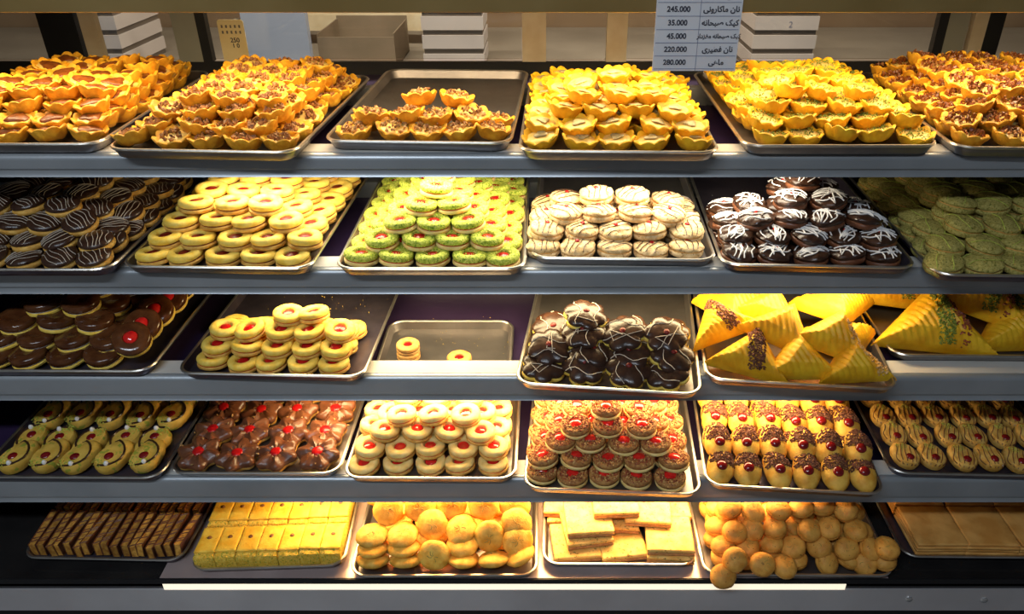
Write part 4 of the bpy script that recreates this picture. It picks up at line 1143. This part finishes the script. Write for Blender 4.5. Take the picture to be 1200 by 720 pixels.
K['paisley'] = k_paisley(); K['star'] = k_star(); K['ring4'] = k_ring('biscuit_cream', 'biscuit_base', 'jam_bright', r=0.0115); K['nutjam'] = k_nutjam(); K['oval'] = k_oval(); K['tear'] = k_tear()
V4 = 0.042
pile('41', 'paisley_biscuit', K['paisley'], 'paisley biscuit with white pearl', 'biscuit', [(5, 6, 0.0, 0.046, 0.0590, 0.061)], 0.016, 'paisley biscuits', tilt=3, lean=10, yaw=-0.35, yawj=0.2, sc=1.2, rad=0.036, alt=math.pi)
pile('42', 'chocolate_star_biscuit', K['star'], 'chocolate star biscuit with jam centre', 'biscuit', [(4, 6, -0.004, 0.050, 0.0720, 0.064)], 0.02, 'chocolate stars', tilt=4, lean=9, rad=0.04)
pile('43', 'jam_ring_biscuit', K['ring4'], 'cream jam ring on fourth shelf', 'biscuit', [(5, 6, -0.004, V4, 0.0575, 0.056), (5, 5, -0.003, V4 + .021, 0.0565, 0.056), (4, 5, 0.0, V4 + .043, 0.0580, 0.056), (3, 4, 0.0, V4 + .064, 0.058, 0.056)], 0.0200, 'cream jam rings, fourth shelf', tilt=7, sc=0.96)
pile('44', 'crumb_jam_biscuit', K['nutjam'], 'crumb-topped biscuit with red jam', 'biscuit', [(5, 6, -0.012, V4, 0.0570, 0.056), (5, 5, -0.006, V4 + .021, 0.0570, 0.056), (4, 5, -0.008, V4 + .043, 0.0580, 0.056), (3, 4, -0.006, V4 + .064, 0.058, 0.056), (1, 1, -0.012, V4 + .090, 0.06, 0.057)], 0.0205, 'crumb-topped jam biscuits', tilt=7, sc=0.96)
pile('45', 'half_dipped_biscuit', K['oval'], 'oval biscuit half covered in crumbs', 'biscuit', [(6, 5, 0.0, 0.050, 0.0490, 0.074), (6, 4, 0.0, 0.096, 0.0490, 0.070)], 0.021, 'half dipped ovals', tilt=4, lean=20, yaw=0.0, yawj=0.2, rad=0.032)
pile('46', 'striped_teardrop_biscuit', K['tear'], 'teardrop biscuit with chocolate stripes', 'biscuit', [(6, 6, 0.0, 0.040, 0.0505, 0.060)], 0.016, 'striped teardrops', tilt=3, lean=12, yaw=0.25, yawj=0.2, sc=0.98, rad=0.036)

K['finger'] = k_finger(); K['sponge'] = k_sponge(); K['cookie'] = k_cookie(); K['square'] = k_square(); K['ball'] = k_ball(); K['slab'] = k_slab()
pile('51', 'wafer_finger', K['finger'], 'chocolate streaked wafer finger', 'wafer', [(17, 3, 0.0, 0.064, 0.0174, 0.092)], 0.02, 'wafer fingers', jit=0.0016, tilt=5, leanx=0, yaw=0.0, yawj=0.07, rad=0.008)
pile('52', 'sponge_bar', K['sponge'], 'yellow sponge bar with crumbed sides', 'cake', [(7, 4, 0.0, 0.052, 0.0384, 0.080)], 0.03, 'yellow sponge bars', jit=0.0006, tilt=0.8, yaw=0.0, yawj=0.02, rad=0.03)
def cook(kind, name, key, ranks, label, cat, group, sc=1.0):
    for r, row in enumerate(ranks):
        for c, (u, v, z, tx, ty) in enumerate(row):
            put(TR[key], name, K[kind], u, v, z, f'{label}, {rowname(r, len(ranks))}, {colname(c, len(row))}', cat, group, (math.radians(tx), math.radians(ty)), None, random.Random(int(key) * 100 + r * 10 + c), sc)
ranks = []
ranks.append([(-0.134, 0.034, 0.014, -22, 0), (-0.074, 0.034, 0.014, -24, 0), (-0.020, 0.044, 0.028, 62, 0), (0.034, 0.036, 0.013, -20, 2), (0.090, 0.034, 0.014, -24, -3), (0.142, 0.042, 0.018, -12, -22)])
ranks.append([(-0.136, 0.050, 0.030, -12, 0), (-0.078, 0.050, 0.031, -10, 0), (0.032, 0.058, 0.032, 8, 0), (0.082, 0.072, 0.046, 60, 0), (0.134, 0.066, 0.038, 44, 6)])
ranks.append([(-0.138, 0.066, 0.046, 2, 0), (-0.080, 0.067, 0.047, 4, 0), (-0.026, 0.090, 0.056, 44, 0), (0.028, 0.080, 0.050, 24, 0), (0.132, 0.090, 0.058, 40, 6)])
ranks.append([(-0.112, 0.112, 0.074, 50, 0), (-0.052, 0.118, 0.076, 52, 6), (0.008, 0.124, 0.078, 54, 0), (0.070, 0.118, 0.080, 52, -4), (0.128, 0.122, 0.074, 46, 6)])
ranks.append([(-0.138, 0.156, 0.078, 44, 0), (-0.082, 0.162, 0.086, 46, 6), (-0.022, 0.168, 0.088, 46, 0), (0.038, 0.164, 0.090, 46, -4), (0.098, 0.166, 0.086, 42, 6)])
cook('cookie', 'crackled_cookie', '53', ranks, 'crackled round golden cookie', 'cookie', 'crackled golden cookies', 0.87)
for l in range(3):
    for r in range(1):
        for c in range(4):
            put(TR['53'], 'crackled_cookie', K['cookie'], -0.105 + 0.07 * c, 0.105 + 0.02 * l, 0.0036 + l * 0.0215, f'crackled golden cookie under the heap, {layername(l, 4)}, {colname(c, 4)}', 'cookie', 'crackled golden cookies', rng=random.Random(5300 + l * 50 + r * 5 + c))
def sq(u, v, z, yaw, label, tx=0, ty=0):
    put(TR['54'], 'square_shortbread', K['square'], u, v, z, label, 'biscuit', 'speckled square shortbreads', (math.radians(tx), math.radians(ty)), math.radians(yaw), random.Random(int(u * 1000) + int(z * 5000)))
sq(-0.082, 0.062, 0.0024, 6, 'speckled square shortbread flat in the front left of its tray')
sq(0.006, 0.064, 0.0024, 9, 'speckled square shortbread flat in the middle of the front row')
sq(0.100, 0.060, 0.0024, -4, 'speckled square shortbread at the bottom of the front right stack')
sq(0.098, 0.064, 0.0192, -2, 'speckled square shortbread on top of the front right stack')
sq(-0.060, 0.082, 0.0192, 10, 'lower speckled square shortbread in the left overlapping stack')
sq(-0.056, 0.092, 0.0360, 5, 'top speckled square shortbread in the left overlapping stack')
sq(-0.092, 0.155, 0.0024, 2, 'speckled square shortbread at the left behind the overlapping stack')
sq(-0.096, 0.160, 0.0192, -3, 'upper speckled square shortbread at the left behind the overlapping stack')
sq(0.010, 0.156, 0.0024, 2, 'speckled square shortbread under the middle stack')
sq(0.000, 0.120, 0.0192, -3, 'lower speckled square shortbread bridging the middle stack')
sq(-0.004, 0.126, 0.0528, 3, 'pale speckled square shortbread on top of the middle stack')
sq(0.062, 0.120, 0.0360, -4, 'upper speckled square shortbread right of the topmost one')
sq(0.100, 0.150, 0.0024, -2, 'lower speckled square shortbread at the right in the second row')
sq(0.102, 0.150, 0.0192, 3, 'upper speckled square shortbread at the right in the second row')

# ball cookies: a heap that spills over the front of its tray
B5 = 0.048
pile('55', 'ball_cookie', K['ball'], 'round brown ball cookie in heap', 'cookie', [(7, 7, 0.000, 0.038, 0.0445, 0.044), (7, 6, 0.002, 0.048, 0.0445, 0.044), (6, 6, -0.006, 0.070, 0.0460, 0.044), (6, 5, -0.006, 0.098, 0.046, 0.044)], 0.0235, 'brown ball cookies', jit=0.006, tilt=32, lean=14, rad=0.010, sc=0.90)
ranks = [[(-0.145, -0.004, 0.017, 34, 0), (-0.030, 0.010, 0.018, 6, 4), (0.162, 0.030, 0.014, 0, -4)], [(-0.122, 0.012, 0.044, 40, -8), (-0.074, 0.012, 0.034, 44, 4), (0.160, 0.034, 0.042, 8, 0)]]
cook('ball', 'ball_cookie', '55', ranks, 'round brown ball cookie spilling over tray edge', 'cookie', 'brown ball cookies', 0.9)
pile('56', 'pastry_slab', K['slab'], 'golden layered pastry slab', 'pastry', [(3, 3, 0.0, 0.068, 0.0985, 0.105)], 0.03, 'layered pastry slabs', jit=0.001, tilt=0.5, yaw=0.0, yawj=0.03)

# ------------------------------------------------------------------ crumbs left on the trays
def loose(key, n, m, u0, u1, v0, v1, size, label):
    rg = random.Random(int(key) + 900)
    b = MB()
    for _ in range(n):
        u, v = rg.uniform(u0, u1), rg.uniform(v0, v1)
        p = world(TR[key], u, v, 0.0028)
        b.chip(p, size * rg.uniform(0.4, 1.2), rg)
    o = b.build('loose_crumbs', M[m], None, False)
    tag(o, label, 'crumbs', kind='stuff')
loose('32', 70, 'biscuit', -0.10, 0.13, 0.19, 0.42, 0.0018, 'pale biscuit crumbs scattered on the half-empty third shelf tray')
loose('33', 60, 'biscuit', -0.12, 0.12, 0.03, 0.21, 0.0012, 'tiny pale crumbs on the sunken tray floor')
loose('25', 60, 'choc', -0.13, 0.0, 0.20, 0.43, 0.0016, 'dark crumbs on the purple tray behind the iced cookies')
loose('13', 50, 'walnut', -0.12, 0.12, 0.16, 0.44, 0.0013, 'brown crumbs on the mostly empty tart tray')
loose('42', 90, 'nut_pale', 0.06, 0.135, 0.10, 0.36, 0.006, 'chopped nut pieces strewn over the right side of the chocolate stars')
